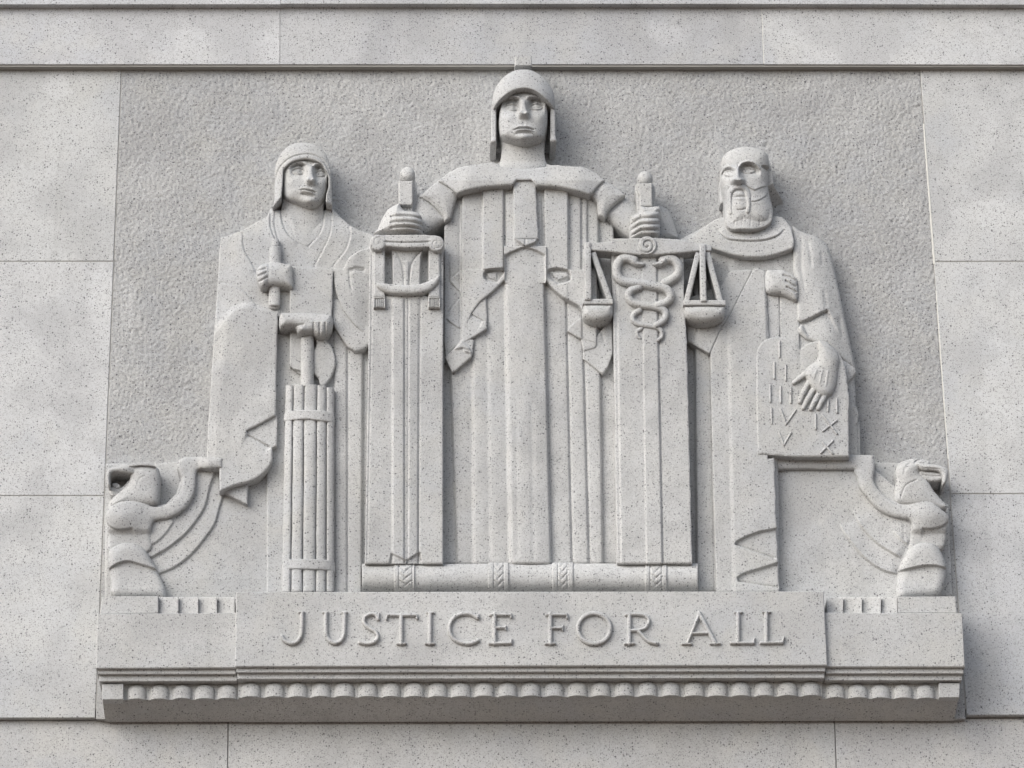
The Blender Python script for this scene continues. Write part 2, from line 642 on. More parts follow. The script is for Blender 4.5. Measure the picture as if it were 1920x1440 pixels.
def picked(s):
    sh = s.X.shape

    def soft(a, n):
        return mblur(a, np.ones(sh, bool), n)
    w1 = rng.normal(size=sh)
    k = np.array([.25, .5, .25])
    k = np.array([.2, .6, .2])
    for ax in (0, 1):
        w1 = np.apply_along_axis(lambda v: np.convolve(v, k, 'same'), ax, w1)
    w2 = soft(rng.normal(size=sh), 1)
    w2 /= w2.std()
    w1 /= w1.std()
    w3 = soft(rng.normal(size=sh), 9)
    w3 /= w3.std()
    g = w1 * 1.0 + w2 * .22
    g = np.where(g < -.8, g * 1.7 + .56, g)
    calm = .45 + .55 * ss((1000 - s.Y) / 260)
    s.H = g * .38 * calm + .4 * w3 - .8


relief('background_panel', wall, [(jl(128) + G, 128), (jr(128) - G, 128), (jr(1348) - G, 1348), (jl(1348) + G, 1348)], 0, picked, 1.75, -60, 1.0, M['panel'], wobble=0, blur=60)

# ------------------------------------------------------------------ faces
def face(s, out, D, A, w, f):
    """carve a face: out = outline; f = features in photo pixels"""
    X, Y = s.X, s.Y
    sd = sdpoly(X, Y, out)
    w = w - (w - 14) * ss((Y - f['chin'][1] + 16) / 18) * (.25 + .75 * np.exp(-((X - f['chin'][0]) / 20.) ** 2))
    t = np.clip(-sd / w, 0, 1)
    Fh = D + A * np.sqrt(np.maximum(0, 1 - (1 - t) ** 2))
    q = Sculpt(X, Y, sd, 0)
    q.H = Fh
    for br, (ex, ey, rx, ry) in zip(f['brows'], f['eyes']):
        br = np.array(br, float)
        yb = np.interp(X, br[:, 0], br[:, 1])
        inx = ss((X - br[0, 0] + 3) / 5) * ss((br[-1, 0] + 3 - X) / 5)
        below = ss((Y - yb) / 2.6 + .3)
        inner = 1 + .45 * np.exp(-((X - (ex + np.sign(f['nose'][1][0] - ex) * rx * .8)) / 5.) ** 2)
        sock = f.get('sock', 7.) * inner * np.exp(-(((X - ex) / (rx * 1.4)) ** 4)) * np.exp(-np.maximum(0, (Y - ey - ry * .2) / (ry * 2.0)) ** 2)
        q.H -= sock * below * inx
        q.H += 2.6 * np.exp(-((Y - yb + 3.2) / 3.2) ** 2) * inx
        e = ((X - ex) / rx) ** 2 + ((Y - ey) / (ry * 1.25)) ** 2
        q.H += f.get('ball', 3.4) * np.sqrt(np.maximum(0, 1 - e / 1.2))
        ul = ey - ry * np.sqrt(np.maximum(0, 1 - ((X - ex) / (rx * 1.15)) ** 2))
        ll = ey + ry * .85 * np.sqrt(np.maximum(0, 1 - ((X - ex) / (rx * 1.1)) ** 2))
        ok = (np.abs(X - ex) < rx * 1.1)
        q.H += ok * (3.2 * np.exp(-((Y - ul + 1.0) / 1.3) ** 2) - 2.6 * np.exp(-((Y - ul - 1.2) / 1.0) ** 2) + 1.8 * np.exp(-((Y - ll - .6) / 1.2) ** 2) - .9 * np.exp(-((Y - ll + 1.4) / .9) ** 2))
    (ax, ay), (bx, by), yb_, nw = f['nose']
    tt = np.clip((Y - ay) / (by - ay), 0, 1)
    cx = ax + (bx - ax) * tt
    wd = nw * (.46 + .54 * tt ** 1.5)
    hh = f.get('nh', 17.) * (.42 + .58 * tt ** 1.1)
    u = (X - cx) / wd
    prof = np.where(np.abs(u) < 1.6, np.exp(-np.abs(u) ** 3.6 * 1.3), 0)
    up = ss((Y - ay + 6) / 9)
    cut = 1 - ss((Y - by) / (yb_ - by))
    q.H += hh * prof * up * cut
    for sg in (-1, 1):
        q.H += f.get('nh', 17.) * .30 * np.exp(-((X - bx - sg * nw * .72) / (nw * .36)) ** 2 - ((Y - by + .8) / 4.2) ** 2) * (1 - ss((Y - by - 1.5) / (yb_ - by)))
    if 'mouth' in f:
        mp = cr(f['mouth'], 5)
        mx = (mp[0, 0] + mp[-1, 0]) / 2
        my = np.interp(X, mp[:, 0], mp[:, 1])
        mw_ = (mp[-1, 0] - mp[0, 0]) / 2
        k = np.exp(-((X - mx) / (mw_ * .8)) ** 4)
        q.H += 4.0 * np.exp(-((X - mx) / (mw_ * 1.5)) ** 2 - ((Y - my) / (mw_ * .8)) ** 2)
        q.H += k * (4.2 * np.exp(-((Y - my + 2.6) / 2.2) ** 2) + 4.4 * np.exp(-((Y - my - 3.6) / 2.5) ** 2) - 3.2 * np.exp(-((Y - my - 9.2) / 2.6) ** 2))
        q.H -= np.exp(-((X - mx) / (mw_ * 1.02)) ** 8) * 4.6 * np.exp(-((Y - my) / 1.2) ** 2)
        q.H -= 1.4 * np.exp(-((X - bx) / 2.2) ** 2 - ((Y - (yb_ + my) / 2) / 4) ** 2)
    if 'chin' in f:
        q.bump(f['chin'][0], f['chin'][1], 11, 8, 5)
    for cxk, cyk in f.get('cheeks', []):
        q.bump(cxk, cyk, 11, 9, 2.2)
    k = ss(-sd / 2.0 + .5)
    s.H = np.where(sd < 1.2, np.maximum(s.H, s.H * (1 - k) + q.H * k), s.H)


# ================================================================== CENTRAL FIGURE
base_y = 1109
fig2 = thing('relief_figure', 'tall carved figure in a crested helmet and pleated robe gripping a sword in each hand', 'relief figure', P3(990, base_y, 40))


def f(s):
    s.bands([(843, 857, 0, 6), (886, 888, 0, 9), (914, 920, 0, 10), (949, 956, 0, 7), (1024, 1034, 5, 5), (1064, 1073, 4, 4), (1094, 1105, 4, 4), (1126, 1131, 4, 4)],
            [42, 51, 55, 57, 64, 54, 53, 51, 42], 640, 1050, 3, bulge=1.2)
    x = (s.X - 953 - (s.Y - 640) * .017)
    s.H += np.where((x > 0) & (x < 76), 3.5 * (1 - ((x - 30) / 46) ** 2), 0)
    for p in ([(970, 1040), (968, 800)], [(1000, 1045), (997, 760)]):
        s.groove(p, 1.0, 5)


relief('robe', fig2, [(838, 424), (846, 404), (850, 380), (866, 362), (1110, 362), (1121, 390), (1132, 410), (1150, 424), (1152, 640), (1160, 1056), (828, 1056), (828, 640)], 56, f, 2.0)


# narrow deep strip of folds at the left
def f(s):
    s.bands([(862, 863, 3)], [53, 56], 400, 660, 3)
    for p in ([(866, 506), (849, 518)], [(843, 480), (843, 528), (862.5, 549), (864, 557), (841, 584)], [(837, 599), (861, 618)]):
        s.lip(p, 1, 4, 14)
        s.groove(p, 3.2, 1.5)


relief('side_fold', fig2, [(833, 424), (846, 410), (852, 392), (867, 380), (867, 640), (850, 654), (836, 668), (833, 640)], 54, f, 1.3)


def f(s):
    s.step([(853, 655), (866, 640), (880, 652), (884, 662), (872, 660), (866, 653)], 4, 3)
    s.groove([(867, 653), (880, 659)], 3, 1.6)


relief('fold', fig2, [(865, 636), (850, 654), (834, 669), (848, 697), (855, 694), (884, 669), (887, 656), (888, 637), (876, 634)], 62, f, 1.4)

# the overfold: a left and a right panel with zigzag hems
left_hem = [(948, 522.5), (924.5, 545.5), (900, 565), (889.5, 579), (885.5, 587), (907, 600.5), (913, 603), (913, 616), (896, 627), (877, 638), (871, 643), (866, 641)]


def f(s):
    s.bands([(905, 905, 0, 3), (945, 945, 2, 3)], [62, 70, 60], 350, 600, 3, bulge=.8)
    s.H = np.where(s.Y > 505, s.H * 0 + 66 + np.where(s.X < 905, -2 * (905 - s.X) / 20, 0), s.H)
    # open end of the tubular pleat
    s.step(cr([(907.5, 520), (909, 511), (920, 506), (945, 505), (943, 515), (931, 529), (915, 526)], 4, True), -9, 2.5)
    s.step([(912, 512), (936, 509), (932, 527), (917, 522)], 4, 3)
    s.groove([(933, 508), (932, 528)], 3, 1.3)
    s.groove([(909, 522), (915, 527), (932, 530)], 4, 1.5)
    s.lip([(884, 586.5), (909, 601)], -1, -7, 15, 2.2)
    s.groove([(885, 587), (908, 600)], 3, 1.4)


relief('overfold', fig2, [(867, 352), (948, 345)] + left_hem, 70, f, 1.3)

relief('fold', fig2, [(884, 588), (900, 562), (912, 556), (913.5, 604), (907, 602)], 62, None, 1.3)

right_hem = [(1092, 593), (1091, 579), (1085.6, 572), (1055.5, 556), (1041, 544), (1023.5, 525)]


def f(s):
    s.bands([(1066, 1066, 2, 4), (1090, 1090, 2, 3), (1102, 1102, 2, 3)], [70, 60, 56, 50], 350, 600, 3, bulge=.8)
    s.H = np.where(s.Y > 506, np.maximum(s.H, 69), s.H)
    s.step(cr([(1025, 512), (1032, 505), (1052, 504), (1066, 509), (1070, 520), (1066, 527), (1046, 531), (1030, 522)], 4, True), -9, 2.5)
    s.step([(1032, 511), (1064, 511), (1067, 519), (1046, 526)], 4, 3)
    s.groove([(1069, 522), (1063, 528), (1045, 532)], 4, 1.5)


relief('overfold', fig2, [(1020, 346), (1067, 350), (1104, 360), (1119, 372), (1119, 600)] + right_hem, 68, f, 1.3)


def f(s):
    s.bands([(1092, 1092, 1.5, 4)], [62, 60], 600, 640, 2)


relief('fold', fig2, [(1068, 611), (1092, 593), (1104, 598), (1119, 604), (1119, 646), (1110, 641), (1091, 636), (1063.5, 620)], 61, f, 1.3)
relief('fold', fig2, [(1088, 630), (1112, 636), (1119, 646), (1116, 652), (1094, 658)], 59, None, 1.3)
relief('fold', fig2, [(1093, 650), (1112, 640), (1148, 590), (1149, 662), (1140, 687), (1130, 701), (1110, 685), (1093, 672)], 57,
       lambda s: s.groove([(1124, 604), (1132, 640)], 2, 3), 1.4)


# middle of the chest, over the central column of the robe
def f(s):
    s.bands([(962, 962, 0, 4), (1006, 1006, 0, 4)], [63, 73, 63], 350, 500, 3)
    s.H = np.where(s.Y > 462, 74, s.H)
    s.step([(947, 482), (955, 476), (967, 471), (985, 464.5), (1007, 472), (1021, 480), (1023, 540), (945, 540)], -7, 2.5)
    s.groove([(947, 480), (967, 471), (985, 464.5), (1007, 472), (1021, 479)], 3, 1.5)
    s.step([(965, 449), (1009, 449), (1010, 453), (985, 463)], 7, 2)
    s.groove([(985, 450), (985, 463)], 2.5, 1.4)


relief('tunic', fig2, [(943, 345), (1024, 345), (1024, 528), (1022, 530), (949, 530), (946, 525)], 71, f, 1.3, r=0)
relief('tab', fig2, [(962, 334), (1004, 334), (1007, 400), (1010, 447), (964, 447)], 77, lambda s: s.bump(985, 390, 18, 90, 1.5), 1.5)

# bare forearms, sleeves and the shoulder cape
relief('forearm', fig2, cr([(784, 362), (800, 366), (836, 405), (848, 402), (846, 411), (820, 425), (796, 438), (776, 436), (770, 410)], 3, True), 50,
       lambda s: s.dome(26, 14), 1.4)
relief('forearm', fig2, cr([(1164, 366), (1184, 374), (1198, 392), (1204, 420), (1196, 446), (1180, 446), (1160, 430), (1134, 408), (1125, 398), (1148, 380)], 3, True), 44,
       lambda s: s.dome(26, 14), 1.4)


def f(s):
    s.dome(26, 8)
    s.groove([(790, 366), (806, 375), (824, 390), (836, 408)], 1.5, 2)


relief('sleeve', fig2, [(822, 337), (803, 353), (784.5, 369), (791, 371), (806, 379), (821, 393), (830, 404), (834, 416), (846, 409), (850, 390), (856, 372), (862, 356), (843, 345)], 62, f, 1.2)
relief('sleeve', fig2, [(1130, 336), (1148, 346), (1162, 355), (1172.5, 364), (1172, 367), (1158, 377), (1145, 389), (1138, 399), (1134, 408), (1122, 402), (1119, 378), (1103, 360), (1118, 345)], 62, lambda s: s.dome(26, 8), 1.2)

cape = [(924, 302), (905, 306), (880, 309), (859, 313), (842, 322), (822, 338), (843, 350), (857, 361.5), (876, 355), (897, 350.5), (930, 347.5), (961, 345.5), (969, 336), (997, 336), (1007, 346.5), (1030, 347), (1051, 349.5), (1080, 356),
        (1104, 363.5), (1110, 361), (1122, 347), (1134, 338), (1116, 322), (1098, 313), (1088, 311), (1062, 310), (1038, 308), (1020, 312), (980, 316), (940, 311)]


def f(s):
    # leaning back towards the neck and rounding over the shoulders
    s.H -= np.maximum(0, (338 - s.Y)) * .45
    s.H -= 14 * ss((np.abs(s.X - 980) - 95) / 60)
    s.groove(cr([(924, 305), (945, 313), (980, 317.5), (1015, 314), (1038, 308)], 4), 2.5, 1.3)


relief('shoulder_cape', fig2, cape, 86, f, 1.2, r=3.5)

# head
face_c = [(936, 217), (938, 203), (943, 191), (955.5, 175.5), (975, 166), (994, 166), (1008, 175), (1022, 191), (1026, 203), (1026.5, 231), (1022.5, 252), (1018, 261), (1006, 266), (990, 269), (975, 269), (958, 266), (942, 259), (937.5, 250), (935.5, 231)]
head_c = [(936, 217), (937, 175), (955, 150), (1008, 150), (1026, 175), (1027, 231), (1022, 262), (1021, 290), (1026, 306), (1036, 312), (980, 322), (926, 312), (936, 304), (940, 290), (940, 264), (935, 231)]


def f(s):
    s.H[:] = 46 + 16 * np.sqrt(np.maximum(.05, 1 - ((s.X - 981) / 44) ** 2))
    s.H += 5 * ss((s.Y - 300) / 14)
    face(s, cr(face_c, 3, True), 64, 26, 30, dict(
        brows=[[(942, 191), (948, 187), (956, 184.5), (965, 184), (974, 185.5)], [(988, 185.5), (998, 184), (1007, 184.5), (1014, 188), (1020, 194)]],
        eyes=[(959.5, 201, 10.5, 5.0), (1005.5, 200, 10.5, 5.0)], sock=11., ball=3.6, nose=((981, 190), (982, 213), 225, 10), nh=15,
        mouth=[(963.5, 243.5), (972, 240.5), (982, 240), (992, 240.5), (1000.5, 243.5)], chin=(982, 257), cheeks=[(951, 222), (1014, 221)]))


relief('head', fig2, cr(head_c, 3, True), 72, f, .75, r=2, wobble=.08)

helm = [(963, 132), (951, 139), (937.5, 151), (927.5, 168), (923.5, 184), (922, 200), (922, 216), (925, 208), (928, 199), (936, 187.5), (946, 178.5), (961, 168.8), (978, 164.3), (992, 165), (1005.5, 170.5), (1018, 180), (1029, 190), (1036, 200.5), (1040.5, 212), (1041, 205),
        (1040, 185), (1037, 170), (1026, 152), (1011, 138), (998, 131), (981, 128.5)]


def f(s):
    s.H[:] = 58
    e = ((s.X - 981.5) / 62) ** 2 + ((s.Y - 186) / 62) ** 2
    s.H += 48 * np.sqrt(np.maximum(0, 1 - e))


relief('helmet', fig2, cr(helm, 3, True), 100, f, 1.0, r=2, blur=4)
relief('cheek_guard', fig2, [(921.5, 205), (930.5, 196), (930.5, 262), (931, 267), (919.5, 267), (921, 258)], 68, lambda s: s.bump(925, 264, 9, 4, 3), 1.0)
relief('cheek_guard', fig2, [(1032.5, 196), (1041.5, 207), (1041.5, 254), (1044, 264), (1032, 266), (1031.5, 262)], 68, lambda s: s.bump(1038, 262, 9, 4, 3), 1.0)
relief('neck_guard', fig2, [(926, 195), (1037, 195), (1039, 262), (1038, 280), (924, 280), (925, 262)], 16, None, 2)
prism('crest', fig2, [(965.6, 105.5), (996.5, 105), (997.5, 123), (965.6, 123.3)], 70, 20, 1.5)

# hands round the sword grips
def hand_left():
    out = cr([(707, 439), (708.5, 427), (717.5, 406), (727, 391.7), (738, 384), (749, 380), (752, 386), (757, 392), (764, 393.5), (775, 394), (783, 397), (790, 404), (793, 415), (792.5, 425), (790.5, 433), (788, 439)], 3, True)

    def f(s):
        s.dome(24, 20)
        s.bump(760, 416, 30, 24, 10)
        for y, dy in ((405, 6), (415.8, 6), (426.2, 5)):
            pts = cr([(733, y + 1), (742, y - .3), (763, y - .5), (778, y + 1.5), (791, y + dy)], 4)
            s.groove(pts, 4.6, 1.7)
        # finger ends catch the light between the grooves
        for y in (400.5, 410.5, 421, 431):
            s.groove(cr([(742, y), (763, y - .5), (780, y + 2), (790, y + 6)], 4), -1.8, 2.6)
        s.groove([(744, 384), (756, 393), (778, 395)], 2, 1.8)
    relief('hand', fig2, out, 74, f, .8, r=2, wobble=.06)


def hand_right():
    out = cr([(1182, 447), (1181, 432), (1181, 418), (1183, 405), (1193, 399), (1199, 394), (1200, 386), (1216, 387), (1236, 386), (1238, 395), (1237, 408), (1238, 420), (1237.5, 432), (1236, 442), (1229, 446), (1205, 447)], 3, True)

    def f(s):
        s.dome(20, 18)
        s.bump(1218, 418, 22, 24, 9)
        for y in (396.5, 408, 419.5, 431):
            pts = [(1183, y + 12), (1199, y + 1.5), (1206, y), (1236, y)]
            s.groove(pts, 4.6, 1.6)
        for y in (402, 414, 425.5, 437):
            s.groove([(1186, y + 10), (1200, y + 1), (1236, y)], -1.8, 2.6)
        s.step([(1200, 388), (1236, 388), (1236, 396), (1200, 396)], -4, 4)
    relief('hand', fig2, out, 74, f, .8, r=2, wobble=.06)
    relief('wrist', fig2, cr([(1226, 388), (1245, 388), (1258, 400), (1268, 430), (1270, 449), (1226, 449)], 3, True), 20, lambda s: s.dome(24, 18), 1.4)


hand_left()
hand_right()

# ================================================================== SWORDS
sw1 = thing('sword', 'broad stone sword with volute crossguard and hanging garland, left of the helmeted figure', 'sword', P3(760, base_y, 70), 'swords held by the helmeted figure')


def f(s):
    s.bands([(736, 736, 0, 5), (758.6, 758.8, 2.5, 2), (765.5, 764.5, 2, 2), (786.5, 784.5, 3, 3)], [76, 79.5, 77.5, 78.5, 75.5], 640, 1040, 3)
    x = s.X
    s.H -= np.where((x > 765) & (x < 786), (x - 765) * .12, 0)
    # bevelled point of the blade above the roll
    s.step([(734, 1037), (760, 1051), (760, 1056), (730, 1056)], -5, 2)
    s.step([(788, 1035), (762, 1051), (762, 1056), (792, 1056)], -5, 2)
    # sunk field behind the garland
    s.setarea([(721.5, 462), (802.5, 462), (803, 556), (721, 556)], 60, 2.5)
    s.groove([(697, 475), (696, 640), (688, 1050)], 1.5, 1.4)
    # flared upper blade
    fl = cr([(727, 462), (733, 474), (735.5, 490), (736, 540)], 5).tolist() + [(736, 560), (788, 560)] + cr([(788, 540), (789, 490), (793, 474), (802, 462)], 5).tolist()
    s.setarea(fl, 77, 2.5)
    s.step([(758.5, 490), (766.5, 490), (766.5, 556), (758.5, 556)], 2.5, 2)
    s.groove(cr([(757, 552), (757, 520), (753, 494), (742, 470)], 5), 2, 1.4)
    s.groove(cr([(767, 552), (768, 510), (774, 490), (784, 476), (800, 465)], 5), 3, 1.6)
    s.step(cr([(769, 545), (770, 508), (776, 490), (786, 477), (797, 468), (792, 490), (788, 545)], 4, True), 4, 3)


relief('blade', sw1, [(693.5, 455), (831.5, 455), (831, 700), (831, 1056), (684, 1056), (690, 700)], 78, f, 1.4)
for x0 in (700.5, 803.5):
    relief('strap', sw1, [(x0, 462), (x0 + 21, 462), (x0 + 21, 556), (x0, 556)], 82, None, 1.6)

    def f(s):
        for k in range(1, 6):
            xx = x0 + 22 * k / 6
            s.groove([(xx, 561), (xx, 577)], 4.5, 1.15)
        s.groove([(x0, 556.5), (x0 + 22, 556.5)], 3, 1)
        s.groove([(x0, 560), (x0 + 22, 560)], 2, .9)
    relief('tassel', sw1, [(x0 - .5, 553.5), (x0 + 22, 553.5), (x0 + 22, 576.5), (x0 - .5, 576.5)], 86, f, .9, base=70)
gar = cr([(705, 531), (713, 529), (725, 530.5), (744, 532.5), (763, 533), (788, 531), (805, 525), (817, 519), (824.5, 514)], 4).tolist() + cr([(824.5, 525), (813, 539.6), (797, 548), (776, 551.5), (751, 551.5), (730, 549), (714, 543), (705, 535)], 4).tolist()
relief('garland', sw1, gar, 84, lambda s: s.dome(9, 6), 1.0, base=55)


def f(s):
    s.groove(cr([(722, 453), (742, 454.5), (764, 455), (790, 454.5), (806, 453)], 3), 3.5, 1.3)
    for cx, cy, sg in ((708.5, 454, 1), (818, 456, -1)):
        r_ = np.hypot(s.X - cx, s.Y - cy)
        s.H += 2.5 * np.sqrt(np.maximum(0, 1 - (r_ / 15.5) ** 2))
        s.groove(np.array([(cx + (2 + 1.5 * t) * math.cos(t * sg), cy + (2 + 1.5 * t) * math.sin(t * sg)) for t in np.arange(0, 6.4, .3)]), 1.2, 1.0)


def vol(X, Y):
    a = sdpoly(X, Y, [(708, 440.5), (740, 439.5), (786, 439.5), (818, 441), (818, 462), (804, 462.5), (764, 464.5), (724, 461), (708, 460)])
    b = np.hypot(X - 708.5, Y - 454) - 14.8
    c = np.hypot(X - 818, Y - 456) - 14.6
    return np.minimum(a, np.minimum(b, c))


relief('crossguard', sw1, vol, 92, f, .9, bbox=(690, 434, 836, 474))


def grip(sw, x0, x1, x2, yt, yb, D):
    def f(s):
        s.bands([(x1, x1, 0, 2.5)], [D, D - 9], yt, yb, 2.5)
    relief('grip', sw, [(x0, yt + 2), (x0 + 3, yt), (x2 - 3, yt), (x2, yt + 2), (x2, 398), (x0 + 4, 398), (x0, yb)], D, f, .9)


def pommel(sw, cx, cy, r_, D):
    def f(s):
        s.H += r_ * .95 * np.sqrt(np.maximum(0, 1 - ((s.X - cx) ** 2 + (s.Y - cy) ** 2) / r_ ** 2 / 1.01))
    relief('pommel', sw, lambda X, Y: np.hypot(X - cx, Y - cy) - r_, D, f, .7, bbox=(cx - r_ - 3, cy - r_ - 3, cx + r_ + 3, cy + r_ + 3), r=0, base=30)


relief('grip', sw1, [(746.5, 342), (750, 338.5), (779, 338.5), (782, 342), (782, 398), (754, 398), (748, 384)], 66, lambda s: s.bands([(774.5, 774.5, 0, 2.5)], [66, 56], 340, 390, 2.5), .9)
relief('grip_face', sw1, [(748, 338.5), (774, 338.5), (774, 379), (771, 384), (752, 384), (748, 380)], 76, None, .9, base=58)
pommel(sw1, 764, 326, 14.4, 56)

sw2 = thing('sword', 'broad stone sword carrying the pair of scales, right of the helmeted figure', 'sword', P3(1230, base_y, 70), 'swords held by the helmeted figure')


def f(s):
    s.bands([(1158, 1164, 0, 4), (1206, 1212, 0, 2.5), (1235, 1243, 3, 3)], [74, 77, 79, 75.5], 640, 1050, 3)
    s.groove([(1155, 500), (1158, 640), (1164, 1050)], 1, 1.4)


relief('blade', sw2, [(1146, 465), (1281.5, 465), (1283, 560), (1288, 640), (1298, 1056), (1157, 1056), (1151, 640)], 77, f, 1.4)
relief('grip', sw2, [(1191, 347), (1194, 342.5), (1224, 342.5), (1229, 350), (1229, 398), (1195, 398), (1193, 365), (1191, 358)], 66, lambda s: s.bands([(1222, 1223, 0, 2.5)], [66, 56], 340, 390, 2.5), .9)
relief('grip_face', sw2, [(1196, 342.5), (1222.5, 342.5), (1222.5, 386), (1200, 386), (1199.5, 366), (1196, 360)], 74, None, .9, base=58)
pommel(sw2, 1209.7, 333.3, 14.4, 56)

# ------------------------------------------------------------------ the scales
sc = thing('balance_scale', 'pair of stone scales hanging across the right-hand sword', 'scales', P3(1213, 470, 90))


def beam_sd(X, Y):
    a = sdpoly(X, Y, [(1100, 456), (1126, 454), (1145, 452), (1145, 447.3), (1199, 446), (1213, 443.5), (1228, 445), (1270, 448), (1309, 455), (1322, 457), (1334.5, 461), (1334.5, 470.5), (1310, 470), (1277, 473.5), (1228, 477.5), (1200, 477.5), (1147, 472), (1100, 468)])
    return np.minimum(a, np.hypot(X - 1213.5, Y - 460) - 17.5)


def f(s):
    sp = np.array([(1213.5 + (2.5 + 2.6 * t / 1.6) * math.cos(t + 1), 460 + (2.5 + 2.6 * t / 1.6) * math.sin(t + 1)) for t in np.arange(0, 9.2, .3)])
    s.H += 3.5 * ss((18.5 - np.hypot(s.X - 1213.5, s.Y - 460)) / 2)
    s.groove(sp, 4, 1.3)


relief('beam', sc, beam_sd, 90, f, .9, bbox=(1096, 440, 1338, 482), base=60)


def bar(a, b, w, D, name='hanger', par=sc, base=40):
    a, b = np.array(a, float), np.array(b, float)
    e = (b - a) / np.linalg.norm(b - a)
    n = np.array([-e[1], e[0]]) * w / 2
    return relief(name, par, [a + n, b + n, b - n, a - n], D, lambda s: s.dome(w / 2, 1.2), 1.2, r=1, base=base)


bar((1102, 453), (1102.5, 562), 12, 92)
bar((1112, 473), (1143.5, 561), 10, 86)
bar((1317, 457), (1319.5, 565), 11, 92)
bar((1309, 473), (1287, 565), 10, 86)
bar((1326, 472), (1351, 565), 10, 86)


def pan(x0, x1, yt, ym, bowl, cx):
    relief('pan_rim', sc, [(x0, yt), (x1, yt), (x1, ym - .2), (x0, ym - .2)], 89, None, 1.2, base=40, r=1.2)
    relief('pan', sc, bowl, 76, lambda s: (s.dome(13, 12), s.bump(cx, ym + 6, 26, 18, 3)), 1.1, base=40, r=2)


pan(1092.5, 1149, 560, 569.8, cr([(1093.5, 570.5), (1093, 582), (1093.5, 593), (1103, 600.5), (1119, 603.5), (1136, 600), (1148, 591), (1149, 580), (1149, 570.5)], 4).tolist(), 1121)
pan(1281, 1360.5, 562.5, 572, cr([(1281.5, 573), (1282, 586), (1287, 595), (1304, 602.5), (1322, 604.5), (1342, 601), (1356, 593), (1360.5, 582), (1359.5, 573)], 4).tolist(), 1321)

# ------------------------------------------------------------------ the two snakes
def snake(label, segs, head):
    o = thing('snake', label, 'snake', P3(1215, 620, 82), 'snakes twined on the right-hand sword')
    for pts, w0, w1, D in segs:
        c = cr(pts, 6)

        def sdf(X, Y, c=c, w0=w0, w1=w1):
            d, t = dseg(X, Y, c)
            return d - (w0 + (w1 - w0) * t)

        def f(s, c=c, w0=w0, w1=w1):
            d, t = dseg(s.X, s.Y, c)
            w = w0 + (w1 - w0) * t
            s.H += w * .95 * np.sqrt(np.maximum(0, 1 - (d / w) ** 2)) - 2
        relief('coil', o, sdf, D, f, .75, bbox=(c[:, 0].min() - 14, c[:, 1].min() - 14, c[:, 0].max() + 14, c[:, 1].max() + 14), r=0, base=70, wobble=.05)

    def f(s):
        s.dome(7, 8)
        s.groove(head[1], 2.0, 1.0)
        s.bump(head[2][0], head[2][1], 1.6, 1.6, 1.2)
    relief('head', o, cr(head[0], 4, True), 82, f, .7, r=1, base=70, wobble=.05)


snake('carved snake whose head, at the left, faces right', [
    ([(1189, 487), (1177, 482.5), (1165, 485), (1157.5, 496), (1156.5, 512), (1165, 524), (1180, 528.5), (1196, 530), (1222.5, 534.5), (1246, 539), (1256, 548), (1256, 559), (1246, 567), (1232, 572)], 8.5, 7.5, 83),
    ([(1199, 581), (1189, 588), (1187, 598), (1196, 606), (1215, 610), (1233, 614), (1241, 621), (1240.5, 631), (1234, 637)], 5.8, 3.0, 81)],
    ([(1182, 482), (1190, 484), (1196, 489), (1209, 493.5), (1208, 497), (1196, 498), (1186, 495), (1180, 489)], [(1192, 492), (1208, 495.5)], (1193, 488)))
snake('carved snake whose head, at the right, faces left', [
    ([(1243, 487), (1256, 483.5), (1267, 489), (1273, 501), (1270, 514), (1259, 523), (1246, 530)], 8.5, 8.0, 81),
    ([(1199, 537), (1184, 543), (1178.5, 554), (1186, 565.5), (1204, 571), (1226, 574), (1243, 579), (1249, 589), (1244, 600), (1231, 609)], 7.2, 6.0, 82.5),
    ([(1203, 615), (1195, 621), (1196, 629), (1201, 634)], 4.2, 2.0, 79)],
    ([(1249, 483), (1242, 484), (1236, 488.5), (1224, 493.5), (1225, 496.5), (1236, 498.5), (1246, 495), (1251, 489)], [(1240, 492), (1225, 495)], (1239, 488)))

# ================================================================== LEFT FIGURE
fig1 = thing('relief_figure', 'carved hooded figure in a draped cloak holding a short rod and an axe bundle', 'relief figure', P3(580, base_y, 30))


def f(s):
    s.bands([(627, 627, 0, 3), (651.5, 651.5, 3.5, 3), (681, 679, 4, 3)], [34, 40, 39, 31], 655, 1105, 3, bulge=1.0)


relief('robe', fig1, [(500, 585), (697, 585), (692, 700), (686, 1110), (500, 1110)], 36, f, 2.0)

hem1 = [(517, 778), (490, 793), (462, 807), (463, 812), (500, 831)] + cr([(500, 831), (508.5, 838), (511, 850), (509, 866), (500, 880), (484, 894), (466, 902), (440, 909), (418, 918)], 3).tolist()
cloak = [(508, 390), (501, 405), (480, 416), (455, 430), (432, 440), (414, 446), (411, 470), (408.5, 520), (404.5, 580), (399.5, 650), (394.5, 730), (390, 800), (388, 858), (411, 876), (411.5, 921)] + hem1[::-1] + [(519, 660), (521, 592), (545, 604), (640, 604), (690, 604), (702, 450), (700, 440), (690, 436), (672, 430), (655, 421), (638, 406), (624, 390), (600, 395), (530, 395)]


